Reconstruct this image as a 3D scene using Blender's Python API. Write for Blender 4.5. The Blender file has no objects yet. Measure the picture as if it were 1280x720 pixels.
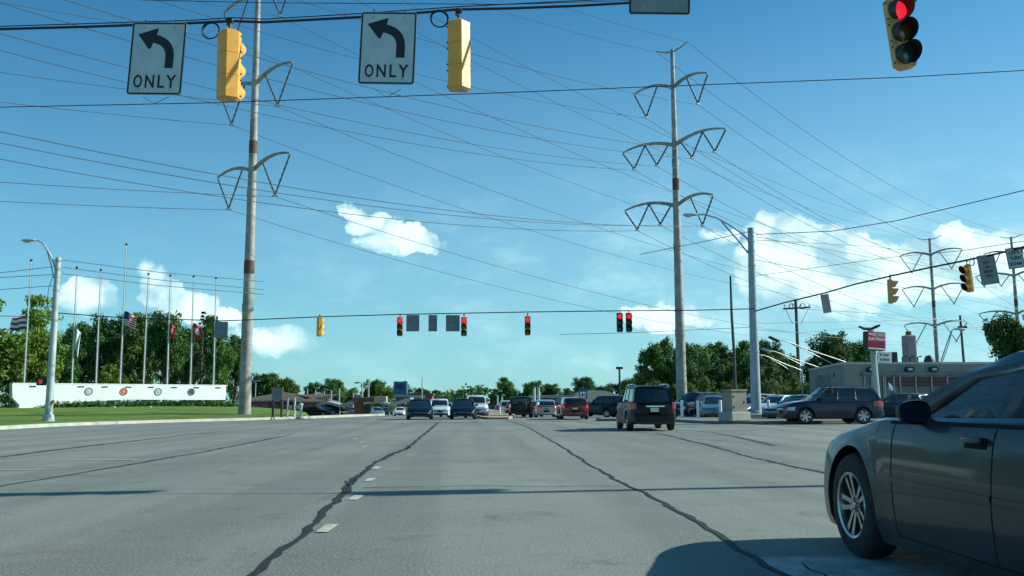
import bpy, bmesh, math, random
import numpy as np
from mathutils import Vector, Matrix, Euler
random.seed(7); RNG = np.random.default_rng(11)
R = math.radians
scene = bpy.context.scene
COL = scene.collection

# ------------------------------------------------------------------ camera
F = 1124.0; H_CAM = 1.10
PITCH = math.atan(143 / F); YAW = math.atan(47 / F); ROLL = 0.0046
CAM = Vector((0, 0, H_CAM))
HF = Vector((math.sin(YAW), math.cos(YAW), 0)); HR = Vector((math.cos(YAW), -math.sin(YAW), 0)); UP = Vector((0, 0, 1))
_f = HF * math.cos(PITCH) + UP * math.sin(PITCH)
_u = UP * math.cos(PITCH) - HF * math.sin(PITCH)
CR = HR * math.cos(ROLL) - _u * math.sin(ROLL)
CU = _u * math.cos(ROLL) + HR * math.sin(ROLL)
def ray(px, py): return _f + CR * ((px - 640) / F) + CU * ((360 - py) / F)
def P(px, py, d):
    r = ray(px, py); return CAM + r * (d / r.dot(HF))
def G(px, py, z=0.0):
    r = ray(px, py); return CAM + r * ((z - H_CAM) / r.z)
def ground_z(y):
    if y < 55: return 0.0
    if y < 75: return -0.012 * (y - 55) ** 2 / 40
    if y < 700: return -0.06 * 2 - 0.012 * (y - 75) + 0.0
    return -7.62
def lawn_z(x, y):
    t = max(0, min(1, (y - 47) / 45)); t = t * t * (3 - 2 * t)
    return 0.15 + 0.72 * t
def at(px, d, z=None):
    """ground point seen in column px at depth d"""
    p = P(px, 503, d); return Vector((p.x, p.y, ground_z(p.y) if z is None else z))

cd = bpy.data.cameras.new('camera'); cam = bpy.data.objects.new('camera', cd); COL.objects.link(cam)
cd.sensor_fit = 'HORIZONTAL'; cd.sensor_width = 36; cd.lens = 36 * F / 1280; cd.clip_end = 9000; cd.clip_start = 0.05
M = Matrix((CR, CU, -_f)).transposed().to_4x4(); M.translation = CAM; cam.matrix_world = M
scene.camera = cam
scene.render.resolution_x = 1024; scene.render.resolution_y = 576
vs = scene.view_settings; vs.view_transform = 'Standard'; vs.look = 'None'; vs.gamma = 1; vs.use_curve_mapping = False
vs.exposure = .52; vs.use_white_balance = True; vs.white_balance_temperature = 5750; vs.white_balance_tint = -6

# ------------------------------------------------------------------ node helper
class N:
    def __init__(s, tree): s.t = tree; s.n = tree.nodes; s.l = tree.links
    def new(s, typ, **k):
        n = s.n.new(typ)
        for a, b in k.items(): setattr(n, a, b)
        return n
    def put(s, inp, v):
        if isinstance(v, bpy.types.NodeSocket): s.l.new(v, inp)
        elif v is not None: inp.default_value = v
    def math(s, op, a, b=None, c=None, clamp=False):
        n = s.new('ShaderNodeMath', operation=op, use_clamp=clamp); s.put(n.inputs[0], a)
        if b is not None: s.put(n.inputs[1], b)
        if c is not None: s.put(n.inputs[2], c)
        return n.outputs[0]
    def vm(s, op, a, b=None):
        n = s.new('ShaderNodeVectorMath', operation=op); s.put(n.inputs[0], a)
        if b is not None: s.put(n.inputs[1], b)
        return n.outputs['Value'] if op in ('LENGTH', 'DOT_PRODUCT') else n.outputs[0]
    def noise(s, vec, scale, detail=4, rough=.55, dist=0):
        n = s.new('ShaderNodeTexNoise'); s.put(n.inputs['Vector'], vec)
        n.inputs['Scale'].default_value = scale; n.inputs['Detail'].default_value = detail
        n.inputs['Roughness'].default_value = rough; n.inputs['Distortion'].default_value = dist
        return n.outputs[0]
    def ramp(s, v, a, b, c0=0.0, c1=1.0):
        n = s.new('ShaderNodeMapRange'); n.clamp = True; n.interpolation_type = 'SMOOTHSTEP'
        s.put(n.inputs[0], v)
        for i, x in enumerate((a, b, c0, c1)): s.put(n.inputs[i + 1], x)
        return n.outputs[0]
    def mix(s, f, a, b, mode='MIX'):
        n = s.new('ShaderNodeMix', data_type='RGBA', blend_type=mode); s.put(n.inputs[0], f)
        for i, v in ((6, a), (7, b)):
            if isinstance(v, (tuple, list)) and len(v) == 3: v = (*v, 1)
            s.put(n.inputs[i], v)
        return n.outputs[2]

def new_mat(name):
    m = bpy.data.materials.new(name); m.use_nodes = True
    b = m.node_tree.nodes['Principled BSDF']; return m, N(m.node_tree), b

def mat(name, col, rough=.6, metal=0, var=.12, scale=3.0, bump=0.0, bscale=40, coat=0, spec=.5, dirt=0, emit=None, es=0):
    m, k, b = new_mat(name)
    tc = k.new('ShaderNodeTexCoord').outputs['Object']
    a = k.noise(tc, scale, 5, .6)
    lo = tuple(c * (1 - var) for c in col); hi = tuple(min(1, c * (1 + var)) for c in col)
    c = k.mix(k.ramp(a, .3, .7), lo, hi)
    if dirt:
        d = k.noise(tc, scale * 2.7, 8, .7)
        c = k.mix(k.ramp(d, .52, .75, 0, dirt), c, (.16, .13, .1))
    k.put(b.inputs['Base Color'], c)
    k.put(b.inputs['Roughness'], k.ramp(k.noise(tc, scale * 4, 3), .2, .8, max(0, rough - .08), min(1, rough + .08)))
    b.inputs['Metallic'].default_value = metal; b.inputs['Specular IOR Level'].default_value = spec
    b.inputs['Coat Weight'].default_value = coat; b.inputs['Coat Roughness'].default_value = .06
    if bump:
        bn = k.new('ShaderNodeBump'); bn.inputs['Strength'].default_value = bump; bn.inputs['Distance'].default_value = .02
        k.put(bn.inputs['Height'], k.noise(tc, bscale, 4)); k.l.new(bn.outputs[0], b.inputs['Normal'])
    if emit:
        b.inputs['Emission Color'].default_value = (*emit, 1); b.inputs['Emission Strength'].default_value = es
    return m

# ------------------------------------------------------------------ mesh builder
class MB:
    def __init__(s): s.v = []; s.f = []; s.mi = []
    def add(s, vs, fs, mi=0):
        o = len(s.v); s.v += [tuple(v) for v in vs]; s.f += [tuple(i + o for i in f) for f in fs]; s.mi += [mi] * len(fs); return s
    def box(s, c, size, rz=0, mi=0, rot=None, bev=0.0):
        x, y, z = (a / 2 for a in size)
        m = rot if rot is not None else Matrix.Rotation(rz, 3, 'Z')
        c = Vector(c)
        if bev <= 0:
            vs = [c + m @ Vector((a * x, b * y, d * z)) for a in (-1, 1) for b in (-1, 1) for d in (-1, 1)]
            fs = [(0, 1, 3, 2), (4, 6, 7, 5), (0, 4, 5, 1), (2, 3, 7, 6), (0, 2, 6, 4), (1, 5, 7, 3)]
            return s.add(vs, fs, mi)
        bm = bmesh.new(); bmesh.ops.create_cube(bm, size=1)
        for v in bm.verts: v.co = Vector((v.co.x * size[0], v.co.y * size[1], v.co.z * size[2]))
        bmesh.ops.bevel(bm, geom=list(bm.edges), offset=min(bev, min(size) * .45), segments=2, affect='EDGES', profile=.5)
        vs = [c + m @ v.co for v in bm.verts]; bm.verts.index_update()
        fs = [[v.index for v in f.verts] for f in bm.faces]; bm.free(); return s.add(vs, fs, mi)
    def tube(s, pts, r, n=8, caps=True, mi=0):
        pts = [Vector(p) for p in pts]; rs = r if isinstance(r, (list, tuple)) else [r] * len(pts)
        vs = []; up = None
        for i, p in enumerate(pts):
            t = (pts[min(i + 1, len(pts) - 1)] - pts[max(i - 1, 0)])
            t = t.normalized() if t.length > 1e-9 else Vector((0, 0, 1))
            if up is None:
                up = Vector((0, 0, 1)) if abs(t.z) < .9 else Vector((1, 0, 0))
            a = t.cross(up).normalized(); b = a.cross(t).normalized(); up = b
            for k in range(n):
                w = 2 * math.pi * k / n; vs.append(p + (a * math.cos(w) + b * math.sin(w)) * rs[i])
        fs = [(i * n + k, i * n + (k + 1) % n, (i + 1) * n + (k + 1) % n, (i + 1) * n + k) for i in range(len(pts) - 1) for k in range(n)]
        if caps: fs += [tuple(range(n))[::-1], tuple((len(pts) - 1) * n + k for k in range(n))]
        return s.add(vs, fs, mi)
    def prism(s, poly, y0, y1, T=None, mi=0):
        """poly in local (x,z), extruded along local y"""
        n = len(poly); T = T or Matrix.Identity(4)
        vs = [T @ Vector((a, y0, b)) for a, b in poly] + [T @ Vector((a, y1, b)) for a, b in poly]
        fs = [tuple(range(n)), tuple(range(2 * n - 1, n - 1, -1))] + [(i, i + n, (i + 1) % n + n, (i + 1) % n) for i in range(n)]
        return s.add(vs, fs, mi)
    def lathe(s, prof, n=24, T=None, mi=0):
        """prof (r, h) revolved about local z"""
        T = T or Matrix.Identity(4); vs = []
        for r, h in prof:
            for k in range(n):
                w = 2 * math.pi * k / n; vs.append(T @ Vector((r * math.cos(w), r * math.sin(w), h)))
        fs = [(i * n + k, i * n + (k + 1) % n, (i + 1) * n + (k + 1) % n, (i + 1) * n + k) for i in range(len(prof) - 1) for k in range(n)]
        return s.add(vs, fs, mi)
    def grid(s, fn, nu, nv, mi=0, flip=False):
        vs = [fn(i / nu, j / nv) for i in range(nu + 1) for j in range(nv + 1)]
        q = lambda i, j: i * (nv + 1) + j
        fs = [(q(i, j), q(i + 1, j), q(i + 1, j + 1), q(i, j + 1)) for i in range(nu) for j in range(nv)]
        if flip: fs = [f[::-1] for f in fs]
        return s.add(vs, fs, mi)
    def build(s, name, m, parent=None, smooth=35, loc=None, fixn=True):
        me = bpy.data.meshes.new(name); me.from_pydata(s.v, [], s.f)
        for x in (m if isinstance(m, (list, tuple)) else [m]): me.materials.append(x)
        if isinstance(m, (list, tuple)): me.polygons.foreach_set('material_index', s.mi)
        if fixn:
            bm = bmesh.new(); bm.from_mesh(me); bmesh.ops.recalc_face_normals(bm, faces=bm.faces); bm.to_mesh(me); bm.free()
        if smooth:
            me.polygons.foreach_set('use_smooth', [True] * len(me.polygons)); me.set_sharp_from_angle(angle=R(smooth))
        me.update()
        o = bpy.data.objects.new(name, me); COL.objects.link(o)
        if parent is not None: o.parent = parent
        if loc is not None: o.location = loc
        return o

def tag(o, label=None, cat=None, group=None, kind=None):
    if label: o['label'] = label
    if cat: o['category'] = cat
    if group: o['group'] = group
    if kind: o['kind'] = kind
    return o
def empty(name, loc, rz=0, label=None, cat=None, group=None):
    o = bpy.data.objects.new(name, None); COL.objects.link(o); o.location = loc; o.rotation_euler = (0, 0, rz)
    o.empty_display_size = .2
    return tag(o, label, cat, group)
def struct(o): o['kind'] = 'structure'; return o
def copy_tree(o, parent=None):
    c = o.copy(); COL.objects.link(c)
    if parent: c.parent = parent
    for ch in [x for x in bpy.data.objects if x.parent == o and x != c]: copy_tree(ch, c)
    return c
def ipl(x, pts):
    if x <= pts[0][0]: return pts[0][1]
    for (a, b), (c, d) in zip(pts, pts[1:]):
        if x <= c:
            t = (x - a) / (c - a) if c > a else 0
            return b + (d - b) * t
    return pts[-1][1]
def ips(x, pts):
    """smooth monotone-ish interpolation"""
    if x <= pts[0][0]: return pts[0][1]
    if x >= pts[-1][0]: return pts[-1][1]
    n = len(pts)
    for i in range(n - 1):
        if x <= pts[i + 1][0]:
            x0, y0 = pts[i]; x1, y1 = pts[i + 1]; h = x1 - x0; t = (x - x0) / h
            def sl(j):
                if j <= 0 or j >= n - 1: return 0 if False else ((pts[min(j+1,n-1)][1] - pts[max(j-1,0)][1]) / (pts[min(j+1,n-1)][0] - pts[max(j-1,0)][0]))
                d0 = (pts[j][1] - pts[j-1][1]) / (pts[j][0] - pts[j-1][0]); d1 = (pts[j+1][1] - pts[j][1]) / (pts[j+1][0] - pts[j][0])
                return 0 if d0 * d1 <= 0 else 2 * d0 * d1 / (d0 + d1)
            m0, m1 = sl(i) * h, sl(i + 1) * h
            return (2*t**3-3*t**2+1)*y0 + (t**3-2*t**2+t)*m0 + (-2*t**3+3*t**2)*y1 + (t**3-t**2)*m1

def text_obj(body, w, h, m, parent=None, loc=(0, 0, 0), rot=None, bold=.012, depth=.004, name='lettering'):
    """raised lettering fitted to w x h, standing in the local xz plane facing -y"""
    c = bpy.data.curves.new('t', 'FONT'); c.body = body; c.size = 1; c.align_x = 'CENTER'; c.extrude = .5; c.offset = bold; c.resolution_u = 3
    o = bpy.data.objects.new('t', c); COL.objects.link(o)
    dg = bpy.context.evaluated_depsgraph_get(); dg.update()
    me = bpy.data.meshes.new_from_object(o.evaluated_get(dg)); bpy.data.objects.remove(o); bpy.data.curves.remove(c)
    co = [v.co.copy() for v in me.vertices]
    x0, x1 = min(a.x for a in co), max(a.x for a in co); y0, y1 = min(a.y for a in co), max(a.y for a in co)
    for v, a in zip(me.vertices, co):
        v.co = ((a.x - (x0 + x1) / 2) / (x1 - x0) * w, -a.z * depth * 2, (a.y - (y0 + y1) / 2) / (y1 - y0) * h)
    me.name = name; me.materials.clear(); me.materials.append(m); me.update()
    o = bpy.data.objects.new(name, me); COL.objects.link(o)
    if parent is not None: o.parent = parent
    o.location = loc
    if rot: o.rotation_euler = rot
    return o
def rrect(w, h, r, n=4):
    out = []
    for cx, cz, a0 in ((w/2-r, h/2-r, 0), (-w/2+r, h/2-r, 90), (-w/2+r, -h/2+r, 180), (w/2-r, -h/2+r, 270)):
        for i in range(n + 1):
            a = R(a0 + 90 * i / n); out.append((cx + r * math.cos(a), cz + r * math.sin(a)))
    return out
def ring_frame(mb, w, h, t, r, y0, y1, mi=0):
    a = rrect(w, h, r); b = rrect(w - 2*t, h - 2*t, max(r - t, .004)); n = len(a)
    vs = [(x, y0, z) for x, z in a] + [(x, y0, z) for x, z in b] + [(x, y1, z) for x, z in a] + [(x, y1, z) for x, z in b]
    fs = []
    for i in range(n):
        j = (i + 1) % n
        fs += [(i, j, n+j, n+i), (2*n+i, 3*n+i, 3*n+j, 2*n+j), (i, 2*n+i, 2*n+j, j), (n+i, n+j, 3*n+j, 3*n+i)]
    mb.add(vs, fs, mi)

# ------------------------------------------------------------------ light
SUN_AZ = math.atan2(1, .12); SUN_EL = R(30)
S = Vector((math.sin(SUN_AZ) * math.cos(SUN_EL), math.cos(SUN_AZ) * math.cos(SUN_EL), math.sin(SUN_EL)))
sl = bpy.data.lights.new('sun', 'SUN'); sl.energy = 4.4; sl.angle = R(.53); sl.color = (1, .93, .80)
so = bpy.data.objects.new('sun', sl); COL.objects.link(so); so.rotation_euler = S.to_track_quat('Z', 'Y').to_euler(); so.location = (30, 10, 40)

w = bpy.data.worlds.new('World'); scene.world = w; w.use_nodes = True
k = N(w.node_tree); w.node_tree.nodes.clear()
out = k.new('ShaderNodeOutputWorld'); bg = k.new('ShaderNodeBackground'); k.l.new(bg.outputs[0], out.inputs[0])
sky = k.new('ShaderNodeTexSky', sky_type='NISHITA', sun_disc=False, sun_elevation=SUN_EL, sun_rotation=SUN_AZ, altitude=150, air_density=1.0, dust_density=.35, ozone_density=2.2)
dirv = k.new('ShaderNodeTexCoord').outputs['Generated']
sep = k.new('ShaderNodeSeparateXYZ'); k.l.new(dirv, sep.inputs[0]); X, Y, Z = sep.outputs
# azimuth / elevation plane
az = k.math('ARCTAN2', X, Y); hl = k.math('SQRT', k.math('ADD', k.math('MULTIPLY', X, X), k.math('MULTIPLY', Y, Y)))
el = k.math('ARCTAN2', Z, hl)
cmb = k.new('ShaderNodeCombineXYZ'); k.l.new(az, cmb.inputs[0]); k.l.new(el, cmb.inputs[1]); uv = cmb.outputs[0]
wn = k.new('ShaderNodeTexNoise'); k.put(wn.inputs['Vector'], uv); wn.inputs['Scale'].default_value = 22; wn.inputs['Detail'].default_value = 6; wn.inputs['Roughness'].default_value = .62
wv = k.vm('SUBTRACT', wn.outputs['Color'], (.5, .5, .5))
sc_ = k.new('ShaderNodeVectorMath', operation='SCALE'); k.l.new(wv, sc_.inputs[0]); sc_.inputs['Scale'].default_value = .034
uvw = k.vm('ADD', uv, sc_.outputs[0])
BL = [(430,264,9,6),(443,268,14,8),(455,280,20,12),(472,277,16,12),(490,290,22,14),(514,288,14,11),(525,300,22,12),(497,304,50,12),
      (184,334,9,11),(190,350,13,16),(203,368,22,16),(235,386,34,18),(262,398,34,14),(110,372,28,20),
      (888,294,15,7),(905,300,18,7),(962,276,16,12),(985,284,20,16),(1000,300,36,22),(1035,305,28,18),(1068,318,32,20),(985,330,60,36),(1050,350,85,42),(1120,350,60,30),
      (1188,292,17,14),(1205,302,26,14),(1245,312,48,18),(1190,330,60,30),(1262,330,60,30),(950,292,18,12),
      (835,395,50,16),(340,425,50,16)]
acc = None
for (px, py, rx, ry) in BL:
    r = ray(px, py); a0 = math.atan2(r.x, r.y); e0 = math.atan2(r.z, math.hypot(r.x, r.y))
    d = k.vm('LENGTH', k.vm('MULTIPLY', k.vm('SUBTRACT', uvw, (a0, e0, 0)), (F / rx * .80, F / ry * .80, 0)))
    v = k.math('SUBTRACT', 1.0, d)
    acc = v if acc is None else k.math('MAXIMUM', acc, v)
fine = k.noise(uv, 55, 6, .58)
den = k.math('ADD', acc, k.math('MULTIPLY', k.math('SUBTRACT', fine, .5), .74))
# crisp tops, soft feet
soft = k.ramp(k.noise(uv, 9, 3), .4, .65)
dcl = k.mix(soft, k.ramp(den, .0, .16), k.ramp(den, -.10, .85))
# thin veil low down to the right
st = k.new('ShaderNodeMapping'); k.l.new(uv, st.inputs[0]); st.inputs['Scale'].default_value = (1, 2.2, 1)
veil = k.math('MULTIPLY', k.ramp(k.noise(st.outputs[0], 8, 7, .62), .44, .72), k.ramp(el, .30, .10))
veil = k.math('MULTIPLY', veil, k.ramp(az, -.35, .25, .12, .62))
veil = k.math('MULTIPLY', veil, k.ramp(el, .0, .05, .5, 1))
relief = k.math('SUBTRACT', k.noise(uvw, 20, 3, .45), k.noise(k.vm('SUBTRACT', uvw, (-.016, -.012, 0)), 20, 3, .45))
shade = k.ramp(k.math('ADD', k.math('MULTIPLY', den, .16), k.math('MULTIPLY', relief, .8)), -.08, .16)
cloudc = k.mix(shade, (3.6, 4.9, 5.5), (7.6, 8.1, 7.7))
sky_t = k.mix(1.0, sky.outputs[0], (.36, .71, .84), 'MULTIPLY')
# thicker air to the right and towards the horizon
hz = k.math('MULTIPLY', k.ramp(el, .50, .0), k.ramp(az, -.75, .7, .45, 1.0))
sky_t = k.mix(k.math('MULTIPLY', hz, .70), sky_t, (3.6, 5.0, 5.3))
sky_t = k.mix(k.math('MULTIPLY', k.ramp(az, .1, -.6), k.ramp(el, .05, .35, 0, .35)), sky_t, k.mix(1.0, sky_t, (.55, .75, .85), 'MULTIPLY'))
c1 = k.mix(k.math('MULTIPLY', veil, .8), sky_t, (5.6, 6.9, 7.0))
c2 = k.mix(k.math('MULTIPLY', dcl, .95), c1, cloudc)
k.l.new(c2, bg.inputs[0]); bg.inputs[1].default_value = .105
w.cycles.sampling_method = 'MANUAL'; w.cycles.sample_map_resolution = 512
# ================================================================== SETTING
def asphalt(name, c0, c1, speck=.5, streak=True):
    m, k, b = new_mat(name)
    tc = k.new('ShaderNodeTexCoord').outputs['Object']
    big = k.noise(tc, .12, 6, .6); c = k.mix(k.ramp(big, .35, .68), c0, c1)
    if streak:
        mp = k.new('ShaderNodeMapping'); k.l.new(tc, mp.inputs[0]); mp.inputs['Scale'].default_value = (.9, .03, 1)
        t = k.noise(mp.outputs[0], 1.0, 3, .5); c = k.mix(k.ramp(t, .42, .62, 0, .5), c, (.115, .115, .105))
        mp2 = k.new('ShaderNodeMapping'); k.l.new(tc, mp2.inputs[0]); mp2.inputs['Scale'].default_value = (.06, .5, 1)
        t2 = k.noise(mp2.outputs[0], 1.0, 4, .6); c = k.mix(k.ramp(t2, .5, .75, 0, .22), c, (.34, .34, .32))
    mid = k.noise(tc, 3.2, 7, .72); c = k.mix(k.ramp(mid, .50, .78, 0, .30), c, (.085, .085, .08))
    if streak:
        oil = k.noise(tc, .9, 8, .75, .6); c = k.mix(k.ramp(oil, .54, .66, 0, .55), c, (.075, .073, .065))
        spot = k.noise(tc, 6, 3, .6); c = k.mix(k.ramp(spot, .70, .76, 0, .6), c, (.05, .05, .045))
        rust = k.noise(tc, .5, 6, .7); c = k.mix(k.ramp(rust, .54, .68, 0, .5), c, (.19, .155, .10))
    fn = k.noise(tc, 42, 3, .8); c = k.mix(k.ramp(fn, .45, .66, 0, speck), c, (.44, .44, .39))
    fd = k.noise(tc, 55, 2, .8); c = k.mix(k.ramp(fd, .52, .64, 0, speck * 1.3), c, (.05, .05, .05))
    k.put(b.inputs['Base Color'], c); b.inputs['Roughness'].default_value = .82; b.inputs['Specular IOR Level'].default_value = .35
    bn = k.new('ShaderNodeBump'); bn.inputs['Strength'].default_value = .55; bn.inputs['Distance'].default_value = .012
    k.put(bn.inputs['Height'], k.noise(tc, 60, 4, .7)); k.l.new(bn.outputs[0], b.inputs['Normal'])
    return m
M_road = asphalt('road_asphalt', (.19, .195, .168), (.27, .268, .228))
M_lot = asphalt('lot_asphalt', (.13, .13, .125), (.19, .19, .18), .35, False)
M_conc = mat('pale_concrete', (.42, .40, .34), .85, var=.15, scale=1.5, bump=.4, dirt=.35)
M_seal = mat('crack_sealant', (.014, .014, .016), .8, var=.3, scale=6, bump=.3)
M_paint = mat('worn_road_paint', (.50, .49, .38), .75, var=.3, scale=12, dirt=.75)
M_sand = mat('sandy_soil', (.38, .29, .19), .9, var=.2, scale=.8)
m, k, b = new_mat('mown_grass')
tc = k.new('ShaderNodeTexCoord').outputs['Object']
c = k.mix(k.ramp(k.noise(tc, .25, 5), .35, .65), (.14, .22, .035), (.22, .30, .06))
c = k.mix(k.ramp(k.noise(tc, 9, 6, .8), .4, .75, 0, .6), c, (.07, .12, .02))
mp = k.new('ShaderNodeMapping'); k.l.new(tc, mp.inputs[0]); mp.inputs['Scale'].default_value = (.12, 1.1, 1)
c = k.mix(k.ramp(k.noise(mp.outputs[0], 1, 4), .5, .7, 0, .4), c, (.22, .27, .07))
k.put(b.inputs['Base Color'], c); b.inputs['Roughness'].default_value = .9; b.inputs['Specular IOR Level'].default_value = .2
bn = k.new('ShaderNodeBump'); bn.inputs['Strength'].default_value = 1; bn.inputs['Distance'].default_value = .12
k.put(bn.inputs['Height'], k.noise(tc, 14, 5, .8)); k.l.new(bn.outputs[0], b.inputs['Normal'])
M_grass = m
M_earth = mat('dry_ground', (.12, .14, .06), .95, var=.3, scale=.05)

ys = [-60, -30, 0, 20, 40, 50, 55, 60, 65, 70, 75, 90, 120, 180, 260, 350, 450, 550, 640, 700, 900, 1500, 4000]
def sheet(name, m, xs, ys, dz, conv=None):
    mb = MB(); nx = len(xs)
    for y in ys:
        for x in xs: mb.v.append((x, y, ground_z(y) + dz))
    for j in range(len(ys) - 1):
        for i in range(nx - 1): mb.f.append((j*nx+i, j*nx+i+1, (j+1)*nx+i+1, (j+1)*nx+i)); mb.mi.append(0)
    return struct(mb.build(name, m, smooth=30))
sheet('ground', M_earth, [-3500, -600, -150, 0, 150, 600, 3500], ys, -.12)
sheet('road', M_road, [-130, -60, -20, 0, 20, 60, 130], [y for y in ys if -60 <= y <= 700], 0)

# lawn on the left corner, its kerb and mound
kerb_px = [(-330, 552), (-160, 545), (-60, 540), (0, 537), (60, 533.5), (120, 531), (180, 529), (240, 527.2), (310, 525.5), (360, 523.8), (382, 523.0)]
kerb = [G(a, b) for a, b in kerb_px]
kerb = [Vector((p.x, p.y, 0)) for p in kerb]
# rounded nose and the back edge of the lawn
end = kerb[-1]
NL = 14
mb = MB(); rows = []
for i, p in enumerate(kerb):
    d = Vector((p.x, p.y, 0)).normalized()
    L = 75 if i < len(kerb) - 3 else (60, 44, 26)[i - (len(kerb) - 3)]
    rows.append([(p.x + d.x * L * (j / NL) ** 1.2 , p.y + d.y * L * (j / NL) ** 1.2) for j in range(NL + 1)])
for r in rows:
    for j, (x, y) in enumerate(r):
        z = .15 + (lawn_z(x, y) - .15) * (1, .8, .35, .1)[max(0, rows.index(r) - (len(rows) - 4))] if rows.index(r) >= len(rows) - 3 else lawn_z(x, y)
        if j == 0: z = .15
        if j == NL: z = ground_z(y) - .05
        mb.v.append((x, y, z))
for i in range(len(rows) - 1):
    for j in range(NL): mb.f.append((i*(NL+1)+j, (i+1)*(NL+1)+j, (i+1)*(NL+1)+j+1, i*(NL+1)+j+1)); mb.mi.append(0)
e = len(rows) - 1
o = len(mb.v)
for j in range(NL + 1):
    x, y, z = mb.v[e*(NL+1)+j]; mb.v.append((x + .5, y + .2, ground_z(y) - .05))
for j in range(NL): mb.f.append((e*(NL+1)+j, o+j, o+j+1, e*(NL+1)+j+1)); mb.mi.append(0)
struct(mb.build('lawn', M_grass, smooth=60))
def kerb_strip(name, pts, wdt, h, m, zfn=lambda x, y: 0):
    mb = MB(); n = len(pts)
    for i, p in enumerate(pts):
        t = (pts[min(i+1, n-1)] - pts[max(i-1, 0)]).normalized(); nn = Vector((-t.y, t.x, 0))
        z0 = zfn(p.x, p.y)
        for off, z in ((-wdt/2, -.02), (-wdt/2 + .02, h), (wdt/2, h), (wdt/2, -.02)):
            q = p + nn * off; mb.v.append((q.x, q.y, z0 + z))
    for i in range(n - 1):
        for a in range(3): mb.f.append((i*4+a, (i+1)*4+a, (i+1)*4+a+1, i*4+a+1)); mb.mi.append(0)
    mb.f.append((0, 1, 2, 3)); mb.f.append(((n-1)*4+3, (n-1)*4+2, (n-1)*4+1, (n-1)*4)); mb.mi += [0, 0]
    return struct(mb.build(name, m, smooth=30))
kerb_strip('kerb', kerb + [G(410, 521.9), G(445, 520.4), G(478, 519.4)], .5, .165, M_conc)
# gutter pan and pavement apron in front of the lawn
mb = MB()
for i, p in enumerate(kerb):
    d = Vector((p.x, p.y, 0)).normalized()
    mb.v.append((p.x - d.x * .9, p.y - d.y * .9, .004)); mb.v.append((p.x, p.y, .004))
for i in range(len(kerb) - 1): mb.f.append((2*i, 2*i+2, 2*i+3, 2*i+1)); mb.mi.append(0)
struct(mb.build('gutter', mat('gutter_concrete', (.27, .27, .24), .85, var=.15, dirt=.3)))

# right corner: raised concrete island and the car lot behind it
def flat_poly(name, pts, z0, h, m, kind='structure'):
    mb = MB(); n = len(pts)
    for p in pts: mb.v.append((p[0], p[1], z0 - .05))
    for p in pts: mb.v.append((p[0], p[1], z0 + h))
    mb.f.append(tuple(range(n, 2*n))); mb.mi.append(0)
    for i in range(n): mb.f.append((i, (i+1) % n, (i+1) % n + n, i+n)); mb.mi.append(0)
    o = mb.build(name, m, smooth=0); o['kind'] = kind; return o
def gxy(px, py, z=0): p = G(px, py, z); return (p.x, p.y)
M_dconc = mat('weathered_concrete', (.20, .195, .175), .85, var=.2, scale=1.2, bump=.4, dirt=.4)
isl = [gxy(840, 527), gxy(870, 529), gxy(905, 530), gxy(965, 530.5), gxy(1010, 529.6), gxy(1060, 528.8), gxy(1200, 528.6), gxy(1330, 529), gxy(1330, 522.5), gxy(1200, 522.5), gxy(1010, 522.6), gxy(850, 523)]
flat_poly('traffic_island', isl, 0, .14, M_dconc)
flat_poly('kerb', [gxy(745, 525.3), gxy(752, 526.4), gxy(806, 526.6), gxy(815, 524.6), gxy(780, 524)], 0, .14, M_dconc)
lot = [gxy(845, 523.2), gxy(1500, 523.2)]
q0, q1 = Vector((*lot[0], 0)), Vector((*lot[1], 0))
flat_poly('parking_lot', [(q0.x, q0.y), (q1.x, q1.y - 1), (q1.x + 20, 140), (q0.x + 8, 140)], 0, .02, M_lot)
# far median
med = [gxy(600, 523), gxy(612, 524), gxy(636, 524), gxy(640, 522.4), (6.5, 130), (1.6, 130)]
flat_poly('median_strip', med, -.02, .14, M_sand)

# sealed cracks
def strip(name, pts, wds, m, z=.006, wob=.035, seg=.16):
    P3 = [Vector((p.x, p.y, 0)) for p in pts]; out = []; W = []
    for i in range(len(P3) - 1):
        L = (P3[i+1] - P3[i]).length; n = max(1, int(L / seg))
        for j in range(n):
            out.append(P3[i].lerp(P3[i+1], j / n)); W.append(wds[i] + (wds[i+1] - wds[i]) * j / n)
    out.append(P3[-1]); W.append(wds[-1])
    mb = MB(); n = len(out); ph = random.random() * 9
    for i, p in enumerate(out):
        t = (out[min(i+1, n-1)] - out[max(i-1, 0)]).normalized(); nn = Vector((-t.y, t.x, 0))
        s = sum(math.sin(i * f + ph * f) * a for f, a in ((.31, .5), (.83, .35), (1.9, .25))) * wob
        ww = W[i] * .62 * (1 + random.uniform(-.32, .32)) / 2
        s += random.uniform(-.012, .012)
        for sg in (-1, 1):
            q = p + nn * (s + sg * ww); mb.v.append((q.x, q.y, ground_z(q.y) + z))
    for i in range(n - 1): mb.f.append((2*i, 2*i+1, 2*i+3, 2*i+2)); mb.mi.append(0)
    return struct(mb.build(name, m, smooth=0))
def cpx(l): return [G(a, b) for a, b in l]
strip('road_crack', cpx([(300,734),(315,720),(345,695),(378,668),(402,645),(425,622),(436,607),(452,592),(470,578),(488,569),(510,560),(525,547),(540,535),(548,528)]), [.12,.12,.11,.12,.13,.15,.17,.15,.14,.2,.14,.13,.16,.15], M_seal)
strip('road_crack', cpx([(1010,736),(985,722),(950,700),(915,682),(885,662),(855,642),(815,622),(790,610),(760,594),(735,580),(720,570),(700,557),(680,546),(662,535),(640,527)]), [.09,.1,.1,.08,.08,.11,.09,.07,.1,.07,.11,.09,.08,.09,.09], M_seal)
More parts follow.
